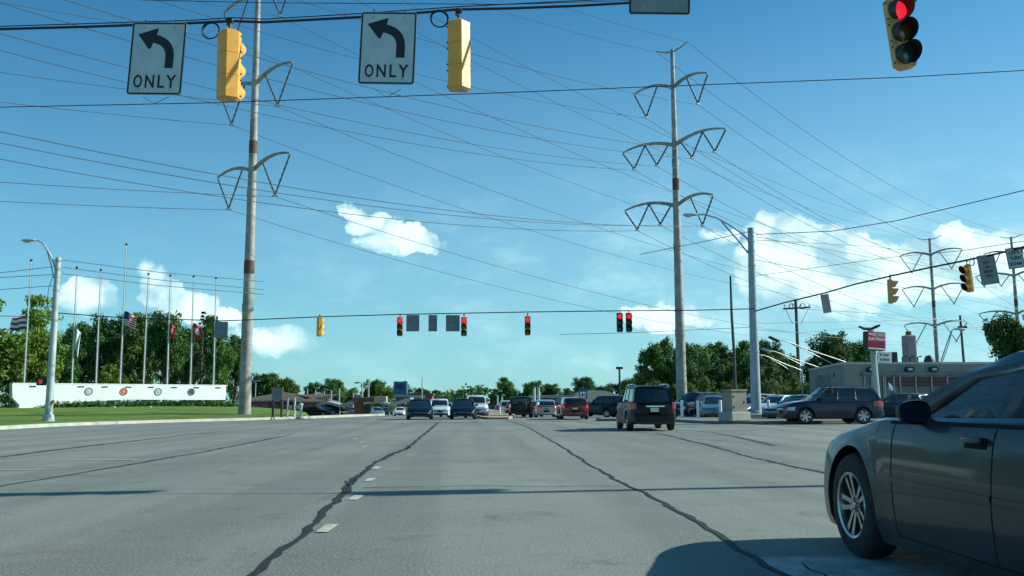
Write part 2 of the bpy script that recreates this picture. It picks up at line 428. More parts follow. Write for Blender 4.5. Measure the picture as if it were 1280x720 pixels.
strip('road_crack', cpx([(1120,612),(1035,592),(990,583),(940,572),(890,558),(850,548),(820,541)]), [.12,.14,.13,.1,.12,.1,.06], M_seal)
strip('road_crack', cpx([(-60,579),(0,571.5),(60,564),(125,556),(180,550),(230,544),(280,539)]), [.2,.2,.22,.22,.17,.12,.08], M_seal)
strip('road_crack', cpx([(-60,618),(0,608),(60,598),(140,585),(190,576),(250,566),(330,550),(367,543)]), [.06,.06,.07,.11,.14,.12,.2,.1], M_seal)
strip('road_crack', cpx([(455,610),(520,609),(600,607.5),(700,608),(775,607.5)]), [.05,.04,.06,.05,.03], M_seal, wob=.06)
strip('road_crack', cpx([(905,560),(870,553),(850,549)]), [.05,.06,.05], M_seal)
strip('road_crack', cpx([(435,608),(432,601),(441,602),(446,598)]), [.03,.05,.04,.03], M_seal, wob=.0)
strip('road_crack', cpx([(495,562),(506,563),(513,560),(508,557)]), [.03,.05,.05,.03], M_seal, wob=.0)
strip('road_crack', cpx([(1000,705),(1012,713),(1030,719),(1050,735)]), [.03,.05,.03,.03], M_seal, wob=.03)
# turning guide dashes and other paint
def dash(px, py, wx, ly, m=M_paint):
    p = G(px, py); x, y = p.x, p.y
    o = MB().add([(x-wx/2, y-ly/2, .009), (x+wx/2, y-ly/2, .009), (x+wx/2+.02, y+ly/2, .009), (x-wx/2+.01, y+ly/2, .009)], [(0, 1, 2, 3)]).build('lane_marking', m, smooth=0)
    o.location.z = ground_z(y); return struct(o)
for px, py in ((408, 661), (444, 622.5), (462, 600), (470, 585)): dash(px, py, .105, .5)
for px, py in ((455, 559), (443, 549), (452, 553)): dash(px, py, .12, .5)
for px, py in ((130, 575.5), (6, 587.5)): dash(px, py, 1.3, .14)
for px, py in ((357, 545), (480, 534)): dash(px, py, .5, .2)
q = G(945, 697)
struct(MB().add([(q.x, q.y - 1.1, .005), (q.x + 4.2, q.y - 1.1, .005), (q.x + 4.2, q.y, .005), (q.x - .02, q.y, .005)], [(0, 1, 2, 3)]).build('stop_line', mat('worn_stop_line', (.36, .37, .34), .7, var=.3, scale=5, dirt=.5, bump=.5), smooth=0))
# ================================================================== CARS
def paint(name, col, metal=.35, rough=.28, dirt=.0, coat=1.0):
    m, k, b = new_mat(name)
    tc = k.new('ShaderNodeTexCoord').outputs['Object']; s = k.new('ShaderNodeSeparateXYZ'); k.l.new(tc, s.inputs[0])
    c = k.mix(k.ramp(k.noise(tc, 260, 2), .35, .65), tuple(x * .9 for x in col), tuple(min(1, x * 1.1) for x in col))
    # road film, heavier low down (it is there on the car itself)
    f = k.math('MULTIPLY', k.ramp(s.outputs[2], .85, .15), k.ramp(k.noise(tc, 4, 6, .7), .3, .7, .25, .8))
    c = k.mix(k.math('MULTIPLY', f, dirt), c, (.062, .060, .052))
    k.put(b.inputs['Base Color'], c); b.inputs['Metallic'].default_value = metal
    k.put(b.inputs['Roughness'], k.math('ADD', rough, k.math('MULTIPLY', f, .35 if dirt else .05)))
    b.inputs['Coat Weight'].default_value = coat; b.inputs['Coat Roughness'].default_value = .04 + .06 * dirt; b.inputs['Specular IOR Level'].default_value = .3 if coat < .9 else .5
    return m
M_black = mat('black_plastic', (.018, .018, .02), .5, var=.2, scale=20)
M_rubber = mat('tyre_rubber', (.022, .022, .022), .85, var=.3, scale=12, bump=.3, dirt=.3)
M_alloy = mat('alloy_wheel', (.42, .42, .42), .32, 1.0, var=.08, dirt=.25, scale=8)
M_chrome = mat('chrome_trim', (.75, .75, .76), .12, 1.0, var=.03)
M_lens = mat('headlight_lens', (.55, .57, .58), .12, .3, var=.1, coat=1)
M_tail = mat('red_light_lens', (.42, .012, .018), .2, 0, var=.1, coat=1)
M_tail_on = mat('red_light_lit', (.6, .02, .03), .2, 0, coat=1, emit=(1, .06, .06), es=.22)
M_amber = mat('amber_lens', (.6, .2, .02), .25, coat=1)
M_plate = mat('number_plate', (.55, .57, .6), .45, var=.2, scale=14)
M_gplate = mat('green_number_plate', (.05, .42, .25), .45, var=.2, scale=14)
M_cabin = mat('cabin_fabric', (.035, .036, .04), .85, var=.2)
M_win0 = mat('mirror_glass_dark', (.05,.06,.07), .08, .8)
M_shut = mat('shut_line_gap', (.004, .004, .005), .9)
def glass(name, tint, opaque):
    m, k, b = new_mat(name)
    b.inputs['Base Color'].default_value = (*tint, 1); b.inputs['Roughness'].default_value = .03; b.inputs['Specular IOR Level'].default_value = .6; b.inputs['Coat Weight'].default_value = .5
    if not opaque:
        tr = k.new('ShaderNodeBsdfTransparent'); tr.inputs[0].default_value = (.93, .98, .98, 1)
        mx = k.new('ShaderNodeMixShader'); fr = k.new('ShaderNodeFresnel'); fr.inputs[0].default_value = 1.5
        gl = k.new('ShaderNodeBsdfGlossy'); gl.inputs['Roughness'].default_value = .02
        k.put(mx.inputs[0], k.math('ADD', k.math('MULTIPLY', fr.outputs[0], .9), .02, clamp=True)); k.l.new(tr.outputs[0], mx.inputs[1]); k.l.new(gl.outputs[0], mx.inputs[2])
        df = k.new('ShaderNodeBsdfDiffuse'); df.inputs[0].default_value = (.42, .50, .50, 1); m2 = k.new('ShaderNodeMixShader'); k.put(m2.inputs[0], k.ramp(k.noise(k.new('ShaderNodeTexCoord').outputs['Object'], 5, 5), .3, .7, .02, .09)); k.l.new(mx.outputs[0], m2.inputs[1]); k.l.new(df.outputs[0], m2.inputs[2]); k.l.new(m2.outputs[0], k.n['Material Output'].inputs[0])
    return m
M_glass = glass('dark_car_glass', (.012, .018, .022), True)
M_cglass = glass('clear_car_glass', (.02, .03, .03), False)

SPEC = dict(
 sedan=dict(L=4.85, W=1.82, H=1.46, wb=2.78, fo=.95, r=.325, cl=.19, hood=.74, cowl=.94, belt=.93, deck=.98, A=1.35, B=2.25, C=3.45, D=4.25, nose=.68, tail=.86, roofw=.70, cols=[(1.48,2.28,'p'),(2.42,2.50,'g'),(2.52,2.60,'p'),(3.25,3.22,'g'),(3.33,3.30,'p'),(3.75,3.40,'g')]),
 charger=dict(L=5.08, W=1.90, H=1.405, wb=3.05, fo=.99, r=.365, cl=.17, hood=.80, cowl=.985, belt=.975, deck=1.04, A=1.45, B=2.45, C=3.62, D=4.52, nose=.74, tail=.92, roofw=.68, arc=.60, bend=.28, TT=[0,.09,.25,.42,.6,.76,.88,1], fseam=1.64, bseam=2.80, cols=[(1.80,2.31,'p'),(2.73,2.79,'g'),(2.93,3.0,'p'),(3.72,3.40,'g'),(3.82,3.46,'p'),(4.02,3.56,'g')]),
 hatch=dict(L=4.2, W=1.78, H=1.52, wb=2.6, fo=.85, r=.31, cl=.18, hood=.80, cowl=.97, belt=.96, deck=1.02, A=1.15, B=2.0, C=3.72, D=4.08, nose=.7, tail=.95, roofw=.74, cols=[(1.28,2.05,'p'),(2.25,2.3,'g'),(2.35,2.4,'p'),(3.1,3.05,'g'),(3.18,3.12,'p'),(3.75,3.6,'g')]),
 suv=dict(L=4.55, W=1.84, H=1.74, wb=2.65, fo=.88, r=.365, cl=.25, hood=.96, cowl=1.10, belt=1.08, deck=1.10, A=1.30, B=1.95, C=4.22, D=4.46, nose=.86, tail=1.06, roofw=.76, cols=[(1.42,2.02,'p'),(2.28,2.36,'g'),(2.38,2.46,'p'),(3.15,3.15,'g'),(3.25,3.25,'p'),(4.20,4.02,'g')]),
 bigsuv=dict(L=4.80, W=1.88, H=1.78, wb=2.79, fo=.90, r=.385, cl=.30, hood=1.0, cowl=1.14, belt=1.13, deck=1.12, A=1.42, B=2.15, C=4.35, D=4.68, nose=.90, tail=1.08, roofw=.74, cols=[(1.55,2.24,'p'),(2.42,2.52,'g'),(2.52,2.62,'p'),(3.32,3.32,'g'),(3.42,3.42,'p'),(4.40,4.16,'g')]),
 jeep=dict(L=4.4, W=1.84, H=1.83, wb=2.75, fo=.70, r=.40, cl=.34, hood=1.08, cowl=1.16, belt=1.15, deck=1.14, A=1.45, B=1.68, C=4.28, D=4.32, nose=1.0, tail=1.12, roofw=.86, cols=[(1.52,1.74,'p'),(2.35,2.38,'g'),(2.45,2.48,'p'),(3.2,3.2,'g'),(3.3,3.3,'p'),(4.2,4.16,'g')]),
 van=dict(L=5.4, W=1.95, H=1.95, wb=3.2, fo=.95, r=.38, cl=.28, hood=1.12, cowl=1.25, belt=1.22, deck=1.2, A=1.35, B=2.0, C=5.22, D=5.35, nose=.95, tail=1.18, roofw=.80, cols=[(1.5,2.08,'p'),(2.5,2.55,'g'),(2.6,2.65,'p'),(3.6,3.6,'g'),(3.7,3.7,'p'),(5.1,5.0,'g')]),
)
class Body:
    def __init__(s, sp):
        s.__dict__.update(sp); s.sp = sp; s.yF = s.L / 2; s.Wh = s.W / 2
        s.top_rows = 3 if 'TT' in sp else 2
        s.TT = sp.get('TT', [0, .09, .35, .62, .87, 1])
        s.wf = s.yF - s.fo; s.wr = s.wf - s.wb; s.ar = s.r + .055
        L = s.L
        Y = lambda d: s.yF - d
        s.sh_pts = sorted([(Y(0), s.nose - .10), (Y(.12), s.nose - .03), (Y(.45), s.hood), (Y(s.fo), s.hood + .05 * (s.cowl - s.hood) / .15 + .03), (Y(s.A), s.belt - .005), (Y(s.A + .5), s.belt), (Y((s.C + s.A) / 2 + .6), s.belt + .012), (Y(s.D), s.deck - .02), (Y(L - .12), s.tail), (Y(L), s.tail - .09)]); s.sh_pts = [p for i, p in enumerate(s.sh_pts) if i == 0 or p[0] - s.sh_pts[i-1][0] > .015]
        s.ct_pts = sorted([(Y(0), s.nose - .08), (Y(.1), s.nose + .01), (Y(.45), s.hood + .05), (Y(s.A), s.cowl + .01), (Y(s.D), s.deck), (Y(L - .1), s.tail + .015), (Y(L), s.tail - .08)]); s.ct_pts = [p for i, p in enumerate(s.ct_pts) if i == 0 or p[0] - s.ct_pts[i-1][0] > .015]
    def w(s, y):
        c = 1 - .035 * (abs(y) / s.yF) ** 2
        for e, p, a in ((s.yF, .75, .17), (-s.yF, .6, .13)):
            t = abs(e - y) / p
            if t < 1 and (y > 0) == (e > 0): c -= a * (1 - t) ** 2.4
        return s.Wh * c
    def bow(s, x, y):
        t = max(0, (abs(y) - (s.yF - .9)) / .9)
        return y - math.copysign(.13 * (abs(x) / s.Wh) ** 2.2 * t * t, y)
    def arch(s, y):
        z = 0
        for c in (s.wf, s.wr):
            d = s.ar ** 2 - (y - c) ** 2
            if d > 0: z = max(z, s.r + math.sqrt(d))
        return z
    def side(s, y, z):
        """half width of the body side at y, z"""
        sh = ips(y, s.sh_pts); w = s.w(y); zb = s.cl
        t = (z - zb) / (sh - zb)
        prof = ips(t, [(0, .955), (.12, .985), (.42, 1.0), (.62, .992), (.75, .982), (.9, .962), (1, .925)])
        fl = 0
        for c in (s.wf, s.wr):
            d = math.hypot(y - c, z - s.r); fl = max(fl, math.exp(-((d - s.ar) / .07) ** 2)) if z > s.r * .6 else fl
        return w * prof + .014 * fl
    def stations(s):
        ys = set()
        n = int(s.L / .09)
        for i in range(n + 1): ys.add(round(-s.yF + s.L * i / n, 4))
        for c in (s.wf, s.wr):
            for i in range(33): ys.add(round(c - s.ar * math.cos(math.pi * i / 32), 4))
            ys.add(round(c - s.ar - .004, 4)); ys.add(round(c + s.ar + .004, 4))
        for e in (0, .02, .05): ys.add(round(s.yF - e, 4)); ys.add(round(-s.yF + e, 4))
        return sorted(y for y in ys if -s.yF <= y <= s.yF)
    def body_mesh(s, open_cabin=False):
        mb = MB(); ys = s.stations(); rows = []
        T = [0, .06, .14, .25, .36, .48, .56, .66, .78, .88, .95, 1]
        for y in ys:
            sh = ips(y, s.sh_pts); ct = ips(y, s.ct_pts); e = min(1, (s.yF - abs(y)) / .06)
            zb = max(s.cl + (1 - e) * .10, s.arch(y)); zb = min(zb, sh - .03)
            pr = []
            z0 = s.cl + (1 - e) * .08
            xin = s.side(y, zb)
            pr += [(.45 * s.Wh, max(zb, s.cl + .02)), (xin - .05, zb + (.03 if zb > s.cl + .15 else 0))]
            for t in T:
                z = zb + (sh - zb) * t; pr.append((s.side(y, z) - (1 - e) * .02, z))
            w = s.w(y)
            # shoulder roll then bonnet / boot
            for f, g in ((.885, .35), (.83, .6), (.6, .82), (.3, .96), (0, 1)): pr.append((w * f, sh + (ct - sh) * g + .012 * (1 - g)))
            rows.append(pr)
        m = len(rows[0]); NT = 2 + len(T)
        for sg in (1, -1):
            o = len(mb.v)
            for y, pr in zip(ys, rows):
                for x, z in pr: mb.v.append((sg * x, s.bow(x, y), z))
            for i in range(len(ys) - 1):
                ym = (ys[i] + ys[i+1]) / 2
                for j in range(m - 1):
                    if open_cabin and j >= NT and s.yF - s.D < ym < s.yF - s.A: continue
                    a = (o + i*m + j, o + (i+1)*m + j, o + (i+1)*m + j+1, o + i*m + j+1)
                    mb.f.append(a if sg > 0 else a[::-1]); mb.mi.append(1 if j < 1 else 0)
            for i in (0, len(ys) - 1):
                mb.f.append(tuple(o + i*m + j for j in range(m)) + ((o + i*m + m - 1),)[:0]); mb.mi.append(0)
        return mb
    # greenhouse ------------------------------------------------------
    def roofz(s, y):
        ya, yc = s.yF - s.B, s.yF - s.C
        mid = (ya + yc) / 2 + (ya - yc) * .1; h = (ya - yc) / 2
        return s.H - .035 - .05 * min(1.6, abs((y - mid) / h)) ** 2.4
    def columns(s):
        Y = lambda d: s.yF - d
        c = [('f', f, 'g' if i else None) for i, f in enumerate((0, .3, .6, .86))]
        c.append(('f', 1.0, 'p'))
        for d0, d1, kd in s.cols: c.append(('s', Y(d0), Y(d1), kd))
        c.append(('r', 1.0, 'p'))
        c += [('r', .84, 'p'), ('r', .5, 'g'), ('r', 0, 'g')]
        return c
    def colpt(s, c, t, off=0.0):
        Y = lambda d: s.yF - d
        wb = s.Wh * .885; wr = s.Wh * s.roofw; te = t ** 1.25
        zb = s.belt - .02
        if c[0] == 'f':
            y = Y(s.A) + (Y(s.B) - Y(s.A)) * (t * (1 - s.sp.get('arc', .14)) + s.sp.get('arc', .14) * t * t); ww = (wb + (wr - wb) * te) * .955; x = ww * c[1]; y += .13 * (1 - c[1] ** 2) + off; zr = s.roofz(Y(s.B)); x += 0
            if s.A > 1: zb = s.cowl - .03
        elif c[0] == 'r':
            y = Y(s.D) + (Y(s.C) - Y(s.D)) * (t * .86 + .14 * t * t); ww = (wb + (wr - wb) * te) * .93; x = ww * c[1]; y -= .07 * (1 - c[1] ** 2) + off; zr = s.roofz(Y(s.C)); zb = s.deck - .03
        else:
            bn_ = s.sp.get('bend', 0)
            if bn_:
                q = min(1, t / .76); q = q if c[1] < Y(1.9) else q ** 1.5
                y = c[1] + (c[2] - c[1]) * q - max(0, (t - .76) / .24) * bn_
            else: y = c[1] + (c[2] - c[1]) * t
            u = (y - (Y(s.A) + Y(s.D)) / 2) / (s.D - s.A) * 2
            x = (wb + (wr - wb) * te) * (1 - .03 * u * u - .02 * abs(u) ** 5) + off; zr = s.roofz(y)
        return Vector((x, y, zb + (zr - zb) * t))
    def greenhouse(s, car, pm, gm, thick=.03):
        cols = s.columns(); mb = MB(); glasses = {}; n = len(cols); T = s.TT; m = len(T)
        gi = 0
        for sg in (1, -1):
            o = len(mb.v)
            for c in cols:
                for t in T:
                    p = s.colpt(c, t); mb.v.append((sg * p.x, p.y, p.z))
            for i in range(n - 1):
                kd = cols[i+1][-1]
                for j in range(m - 1):
                    if kd == 'g' and 0 < j < m - s.top_rows: continue
                    a = (o+i*m+j, o+(i+1)*m+j, o+(i+1)*m+j+1, o+i*m+j+1); mb.f.append(a if sg < 0 else a[::-1]); mb.mi.append(1 if kd == 'p' and cols[i][-1] == 'g' and cols[i+1][0] == 's' and cols[i][0] == 's' and 0 < j < m - s.top_rows else 0)
            # roof skin
            top = [s.colpt(c, 1) for c in cols]; yr = (top[0].y + top[-1].y) / 2
            prev = [o + i*m + m - 1 for i in range(n)]
            for q, (f, dz) in enumerate(((.94, .012), (.8, .025), (.5, .035), (0, .04))):
                cur = []
                for i, p in enumerate(top):
                    x = p.x * f; y = yr + (p.y - yr) * (1 - (1 - f) * .12) if q < 1 else yr + (p.y - yr) * .985
                    cur.append(len(mb.v)); mb.v.append((sg * x, y, p.z + dz))
                for i in range(n - 1):
                    a = (prev[i], prev[i+1], cur[i+1], cur[i]); mb.f.append(a if sg < 0 else a[::-1]); mb.mi.append(0)
                prev = cur
        # weld the centre line
        me = mb.build('cabin_shell', [pm, M_black], car)
        bm = bmesh.new(); bm.from_mesh(me.data); bmesh.ops.remove_doubles(bm, verts=bm.verts, dist=.0015)
        bmesh.ops.recalc_face_normals(bm, faces=bm.faces); bm.to_mesh(me.data); bm.free()
        so_ = me.modifiers.new('thickness', 'SOLIDIFY'); so_.thickness = thick; so_.offset = -1
        # panes
        def pane(name, segs, sides):
            for sgs in sides:
                g = MB()
                for sg in sgs:
                    for i in segs:
                        for j in range(1, m - s.top_rows):
                            q = []
                            for ci, t in ((cols[i], T[j]), (cols[i+1], T[j]), (cols[i+1], T[j+1]), (cols[i], T[j+1])):
                                p = s.colpt(ci, t, -.012); q.append((sg * p.x, p.y, p.z))
                            g.add(q, [(0, 1, 2, 3) if sg < 0 else (3, 2, 1, 0)])
                ob = g.build(name, gm, car, smooth=60, fixn=False)
        idx = [i for i in range(n - 1) if cols[i+1][-1] == 'g']
        fr = [i for i in idx if cols[i+1][0] == 'f']; rr = [i for i in idx if cols[i][0] == 'r']
        pane('windscreen', fr, [(1, -1)]); pane('rear_window', rr, [(1, -1)])
        for i in idx:
            if cols[i+1][0] == 's': pane('side_window', [i], [(1,), (-1,)])
    # slabs wrapped on the nose / tail --------------------------------
    def yface(s, x, end):
        lo = 0
        for i in range(200):
            y = s.yF - .0045 * i
            if s.side(end * y if True else y, .55) >= x: break
        return s.bow(x, end * y)
    def slab(s, car, name, m, x0, x1, z0, z1, end, out=.012, deep=.10, n=8, both=False, lean=0):
        for sg in ((1, -1) if both else (1,)):
            mb = MB(); rowsv = []
            for i in range(n + 1):
                x = x0 + (x1 - x0) * i / n; y = s.yface(abs(x), end)
                for dy, z in ((out, z0), (out, z1), (-deep, z1), (-deep, z0)):
                    mb.v.append((sg * x, y + end * dy - end * lean * (z - z0), z))
            for i in range(n):
                for a in range(4): mb.f.append((i*4+a, (i+1)*4+a, (i+1)*4+(a+1) % 4, i*4+(a+1) % 4)); mb.mi.append(0)
            mb.f += [(0, 1, 2, 3), (n*4+3, n*4+2, n*4+1, n*4)]; mb.mi += [0, 0]
            mb.build(name, m, car, smooth=40)

def wheel(car, x, y, r, w, style, near, mt=None):
    sg = 1 if x > 0 else -1
    T = Matrix.Translation((x, y, r)) @ Matrix.Rotation(sg * math.pi / 2, 4, 'Y')   # local z -> outward
    h = w / 2; rr = r * (.615 if style == 'twin' else .665)
    n = 40 if near else 20
    root = MB().lathe([(rr, -h), (rr + .02, -h), (r - .03, -h + .005), (r - .008, -h + .03), (r, -h + .07), (r, h - .07), (r - .008, h - .03), (r - .03, h - .005), (rr + .035, h + .004), (rr + .012, h - .002), (rr, h - .02)], n, T).build('wheel', M_rubber, car, 50)
    mb = MB()
    mb.lathe([(rr + .012, h - .004), (rr + .006, h + .006), (rr - .012, h - .002), (rr - .022, h - .05), (rr - .03, -h + .02)], n, T)
    mb.lathe([(.0, h - .015), (.03, h - .015), (.034, h - .03), (.07, h - .035), (.075, h - .075)], 20, T)
    ns = 5 if style in ('twin', 'five') else 6
    for i in range(ns):
        a = 2 * math.pi * i / ns + .3
        offs = (-.035, .035) if style == 'twin' else (0,)
        for of in offs:
            wd = .028 if style == 'twin' else .075 * r / .35
            hw0, hw1 = wd * .55, wd * .75
            c0, c1 = math.cos(a), math.sin(a); e0, e1 = -c1, c0
            r0, r1 = .05, rr - .008
            pts = []
            for rad, hw, z, o2 in ((r0, hw0, h - .03, of * .55), (r1 * .6, hw0, h - .022, of * .9), (r1, hw1, h - .012, of * 1.25)):
                for s2 in (-1, 1):
                    b = o2 + s2 * hw; pts.append(T @ Vector((rad * c0 + b * e0, rad * c1 + b * e1, z)))
                for s2 in (1, -1):
                    b = o2 + s2 * hw; pts.append(T @ Vector((rad * c0 + b * e0, rad * c1 + b * e1, z - .035)))
            fs = [(q*4+a2, (q+1)*4+a2, (q+1)*4+(a2+1) % 4, q*4+(a2+1) % 4) for q in range(2) for a2 in range(4)] + [(0, 1, 2, 3), (8, 9, 10, 11)]
            mb.add(pts, fs)
    mb.build('rim', mt or M_alloy, root, 40)
    if near:
        d = MB().lathe([(.0, h - .10), (.16, h - .10), (.165, h - .11), (.165, h - .13), (rr - .03, -h + .02), (0, -h + .02)], 32, T).build('brake_disc', mat('brake_disc_iron', (.12, .11, .10), .5, .8), root, 30)
        for i in range(5):
            g = MB(); a = 2 * math.pi * i / 5; g.tube([T @ Vector((.045 * math.cos(a), .045 * math.sin(a), h - .03)), T @ Vector((.045 * math.cos(a), .045 * math.sin(a), h - .012))], .009, 6); g.build('wheel_nut', M_chrome, root)
    else:
        MB().lathe([(0, h - .085), (rr - .01, h - .085)], 20, T).build('brake_disc', M_black, root, 0)

def strip_side(bd, car, name, m, pts, wd, out, sg, deep=.01, zt=None):
    """thin strip following the body side through (y,z) points"""
    mb = MB(); P_ = []
    for (y0, z0), (y1, z1) in zip(pts, pts[1:]):
        n = max(2, int(math.hypot(y1-y0, z1-z0) / .04))
        P_ += [(y0 + (y1-y0)*i/n, z0 + (z1-z0)*i/n) for i in range(n)]
    P_.append(pts[-1])
    for i, (y, z) in enumerate(P_):
        a, b = P_[max(0, i-1)], P_[min(len(P_)-1, i+1)]; dy, dz = b[0]-a[0], b[1]-a[1]; l = math.hypot(dy, dz); ny, nz = -dz/l, dy/l
        for s2, o2 in ((-1, -deep), (-.8, out), (.8, out), (1, -deep)):
            yy, zz = y + ny*wd/2*s2, z + nz*wd/2*s2; x = bd.side(yy, zz) + o2; mb.v.append((sg * x, bd.bow(x, yy), zz))
    for i in range(len(P_) - 1):
        for a in range(3): mb.f.append((i*4+a, (i+1)*4+a, (i+1)*4+a+1, i*4+a+1)); mb.mi.append(0)
    return mb.build(name, m, car, smooth=40)

def make_car(kind, pm, loc, heading, label, cat, name='parked_car', group=None, near=False, tail_on=False, roof_rack=False, spare=False, plate='rear', chrome_bar=False, rims='five', two_tone=None, gm=None, hh=None, sz=1.0):
    sp = dict(SPEC[kind]); sp['H'] *= hh or 1; bd = Body(sp)
    car = empty(name, loc, heading, label, cat, group); car.scale.z = sz
    bd.body_mesh(near).build('body', [pm, M_black], car, 32)
    bd.greenhouse(car, pm, gm or (M_cglass if near else M_glass))
    # underbody
    MB().box((0, 0, .42), (bd.Wh * .98, bd.L - .5, .36)).build('underbody', M_black, car, 0)
    for y in (bd.wf, bd.wr):
        for sg in (1, -1): wheel(car, sg * (bd.Wh - .125), y, bd.r, .225, rims, near)
    tl, hl_ = bd.tail, bd.nose
    tall = kind in ('suv', 'bigsuv', 'jeep', 'van')
    W = bd.Wh
    ton = M_tail_on if tail_on else M_tail
    # front
    bd.slab(car, 'headlight', M_lens, W*.58, W*.93, hl_-.24, hl_-.08, 1, both=True, lean=.35)
    bd.slab(car, 'grille', M_black, -W*.48, W*.48, hl_-.26, hl_-.10, 1, out=.008, lean=.25)
    bd.slab(car, 'grille_bar', M_chrome, -W*.46, W*.46, hl_-.185, hl_-.165, 1, out=.025, lean=.2)
    bd.slab(car, 'air_intake', M_black, -W*.66, W*.66, bd.cl+.04, bd.cl+.17, 1, out=.004)
    bd.slab(car, 'front_bumper', pm, -W*.80, W*.80, bd.cl+.19, bd.cl+.26, 1, out=.03)
    # rear
    if tall:
        z0, z1 = tl-.24, tl-.01
        bd.slab(car, 'tail_light', ton, W*.74, W*.97, z0, z1, -1, both=True, out=.018)
        bd.slab(car, 'rear_bumper', pm if two_tone is None else two_tone, -W*.94, W*.94, bd.cl+.10, bd.cl+.32, -1, out=.06, deep=.2, n=16)
        bd.slab(car, 'bumper_pad', M_black, -W*.80, W*.80, bd.cl+.01, bd.cl+.11, -1, out=.045, deep=.2)
        if chrome_bar: bd.slab(car, 'chrome_strip', M_chrome, -W*.34, W*.42, tl-.15, tl-.11, -1, out=.03)
    else:
        bd.slab(car, 'tail_light', ton, W*.52, W*.95, tl-.21, tl-.06, -1, both=True, out=.014)
        bd.slab(car, 'rear_bumper', pm, -W*.9, W*.9, bd.cl+.10, bd.cl+.26, -1, out=.035, deep=.15, n=14)
    if plate in ('rear', 'green'): bd.slab(car, 'number_plate', M_plate if plate == 'rear' else M_gplate, -.16, .16, tl-.34, tl-.18, -1, out=.03, n=2)
    # sides
    for sg in (1, -1):
        d = bd.cols; Y = lambda q: bd.yF - q
        zb_ = bd.cl + .08
        f0 = min(Y(bd.A - .02), bd.wf - bd.ar - .05)
        if 'fseam' in bd.sp: f0 = Y(bd.sp['fseam'])
        bp = Y(bd.sp.get('bseam', d[2][0] - .04)); rp = max(Y(d[4][0]), bd.wr + bd.ar * .45)
        seam = .010 if near else .012
        strip_side(bd, car, 'door_seam', M_shut, [(f0, bd.belt - .02), (f0 - .01, bd.belt - .35), (f0 - .04, zb_ + .04), (f0 - .09, zb_)], seam, .0015, sg)
        strip_side(bd, car, 'door_seam', M_shut, [(bp, bd.belt - .02), (bp + .015, .55), (bp + .01, zb_)], seam, .0015, sg)
        strip_side(bd, car, 'door_seam', M_shut, [(rp - .05, bd.belt - .02), (rp - .02, .8), (rp + .12, zb_ + .32), (rp + .14, zb_)], seam, .0015, sg)
        strip_side(bd, car, 'sill_seam', M_shut, [(f0 - .09, zb_), (bd.wr + bd.ar + .05, zb_)], .010, .0015, sg)
        for hy, nm in ((bp + .17, 0), (rp + .10, 1)):
            hz_ = bd.belt - (.10 if near else .15); x = bd.side(hy, hz_)
            q = MB(); q.box((sg * (x + .004), hy, hz_ - .004), (.012, .21, .062), bev=.005); rec = q.build('handle_recess', M_shut if near else M_black, car, 40)
            hd = MB(); hd.box((sg * (x + .030), hy - .01, hz_ + .012), (.022, .19, .036), bev=.010); hd.box((sg * (x + .012), hy + .075, hz_ + .012), (.03, .03, .03)); hd.build('door_handle', pm, car, 40)
        # mirror
        mz = bd.belt + (.055 if near else .085); my = Y(1.96 if near else bd.A + .24); mx = W * .885 + (.095 if near else .115)
        mm = MB()
        def mir(u, v):
            a = v * 2 * math.pi; pr = [(0, 0), (.55, .02), (.85, .05), (1, .09), (.98, .12), (.95, .13)]
            rr_, yy = ipl(u, [(i / 5, p[0]) for i, p in enumerate(pr)]), ipl(u, [(i / 5, p[1]) for i, p in enumerate(pr)])
            ca, sa = math.cos(a), math.sin(a); e = 2.6
            sx = math.copysign(abs(ca) ** (2 / e), ca); sz = math.copysign(abs(sa) ** (2 / e), sa)
            return Vector((sg * (mx + (.100 if near else .115) * rr_ * sx), my + .075 - yy, mz + .074 * rr_ * sz * (1 - .12 * sx)))
        mm.grid(mir, 10, 28); mm.box((sg * (mx - .115), my + .01, mz - .05), (.11, .05, .04), bev=.012)
        mo = mm.build('wing_mirror', pm if not near else M_black, car, 50)
        MB().prism([(a, b) for a, b in rrect(.20, .125, .05)], my - .050, my - .044, Matrix.Translation((sg * mx, 0, mz))).build('mirror_glass', M_win0, mo, 0)
        # window surround
        strip_side(bd, car, 'sill_trim', M_black if not near else M_shut, [(Y(bd.A + .12), bd.belt - .012), (Y(bd.D - .25), bd.belt - .008)], .022, .006, sg)
        if near:
            zt = .60
            strip_side(bd, car, 'rub_strip', pm, [(f0 - .02, zt), (bp + .012, zt - .01)], .032, .010, sg)
            strip_side(bd, car, 'rub_strip', pm, [(bp - .012, zt - .01), (rp + .1, zt - .02)], .032, .010, sg)
        if roof_rack:
            z = bd.roofz(Y(bd.B)) + .07
            x = W * bd.roofw - .05
            MB().tube([(sg*x, Y(bd.B+.05), bd.H-.06), (sg*x, Y(bd.B+.2), bd.H+.02), (sg*x, Y((bd.B+bd.C)/2), bd.H+.04), (sg*x, Y(bd.C-.2), bd.H+.02), (sg*x, Y(bd.C-.02), bd.H-.06)], .02, 6).build('roof_rail', M_chrome if roof_rack == 'chrome' else M_black, car)
    if tall: 
        MB().box((0, -bd.yF + (bd.L - bd.C) - .03, bd.H - .05), (W * 1.15, .16, .03), bev=.012).build('roof_spoiler', pm, car, 40)
    else:
        pass
    if spare:
        T = Matrix.Translation((.05, -bd.yF - .12, .98)) @ Matrix.Rotation(math.pi / 2, 4, 'X')
        sw = MB().lathe([(0, .10), (.22, .10), (.25, .09), (.37, .085), (.40, .04), (.40, -.07), (.36, -.11)], 24, T).build('spare_wheel', M_rubber, car, 40)
        MB().lathe([(0, .115), (.20, .112), (.23, .095)], 24, T).build('wheel_cover', M_black, sw, 40)
    return car, bd

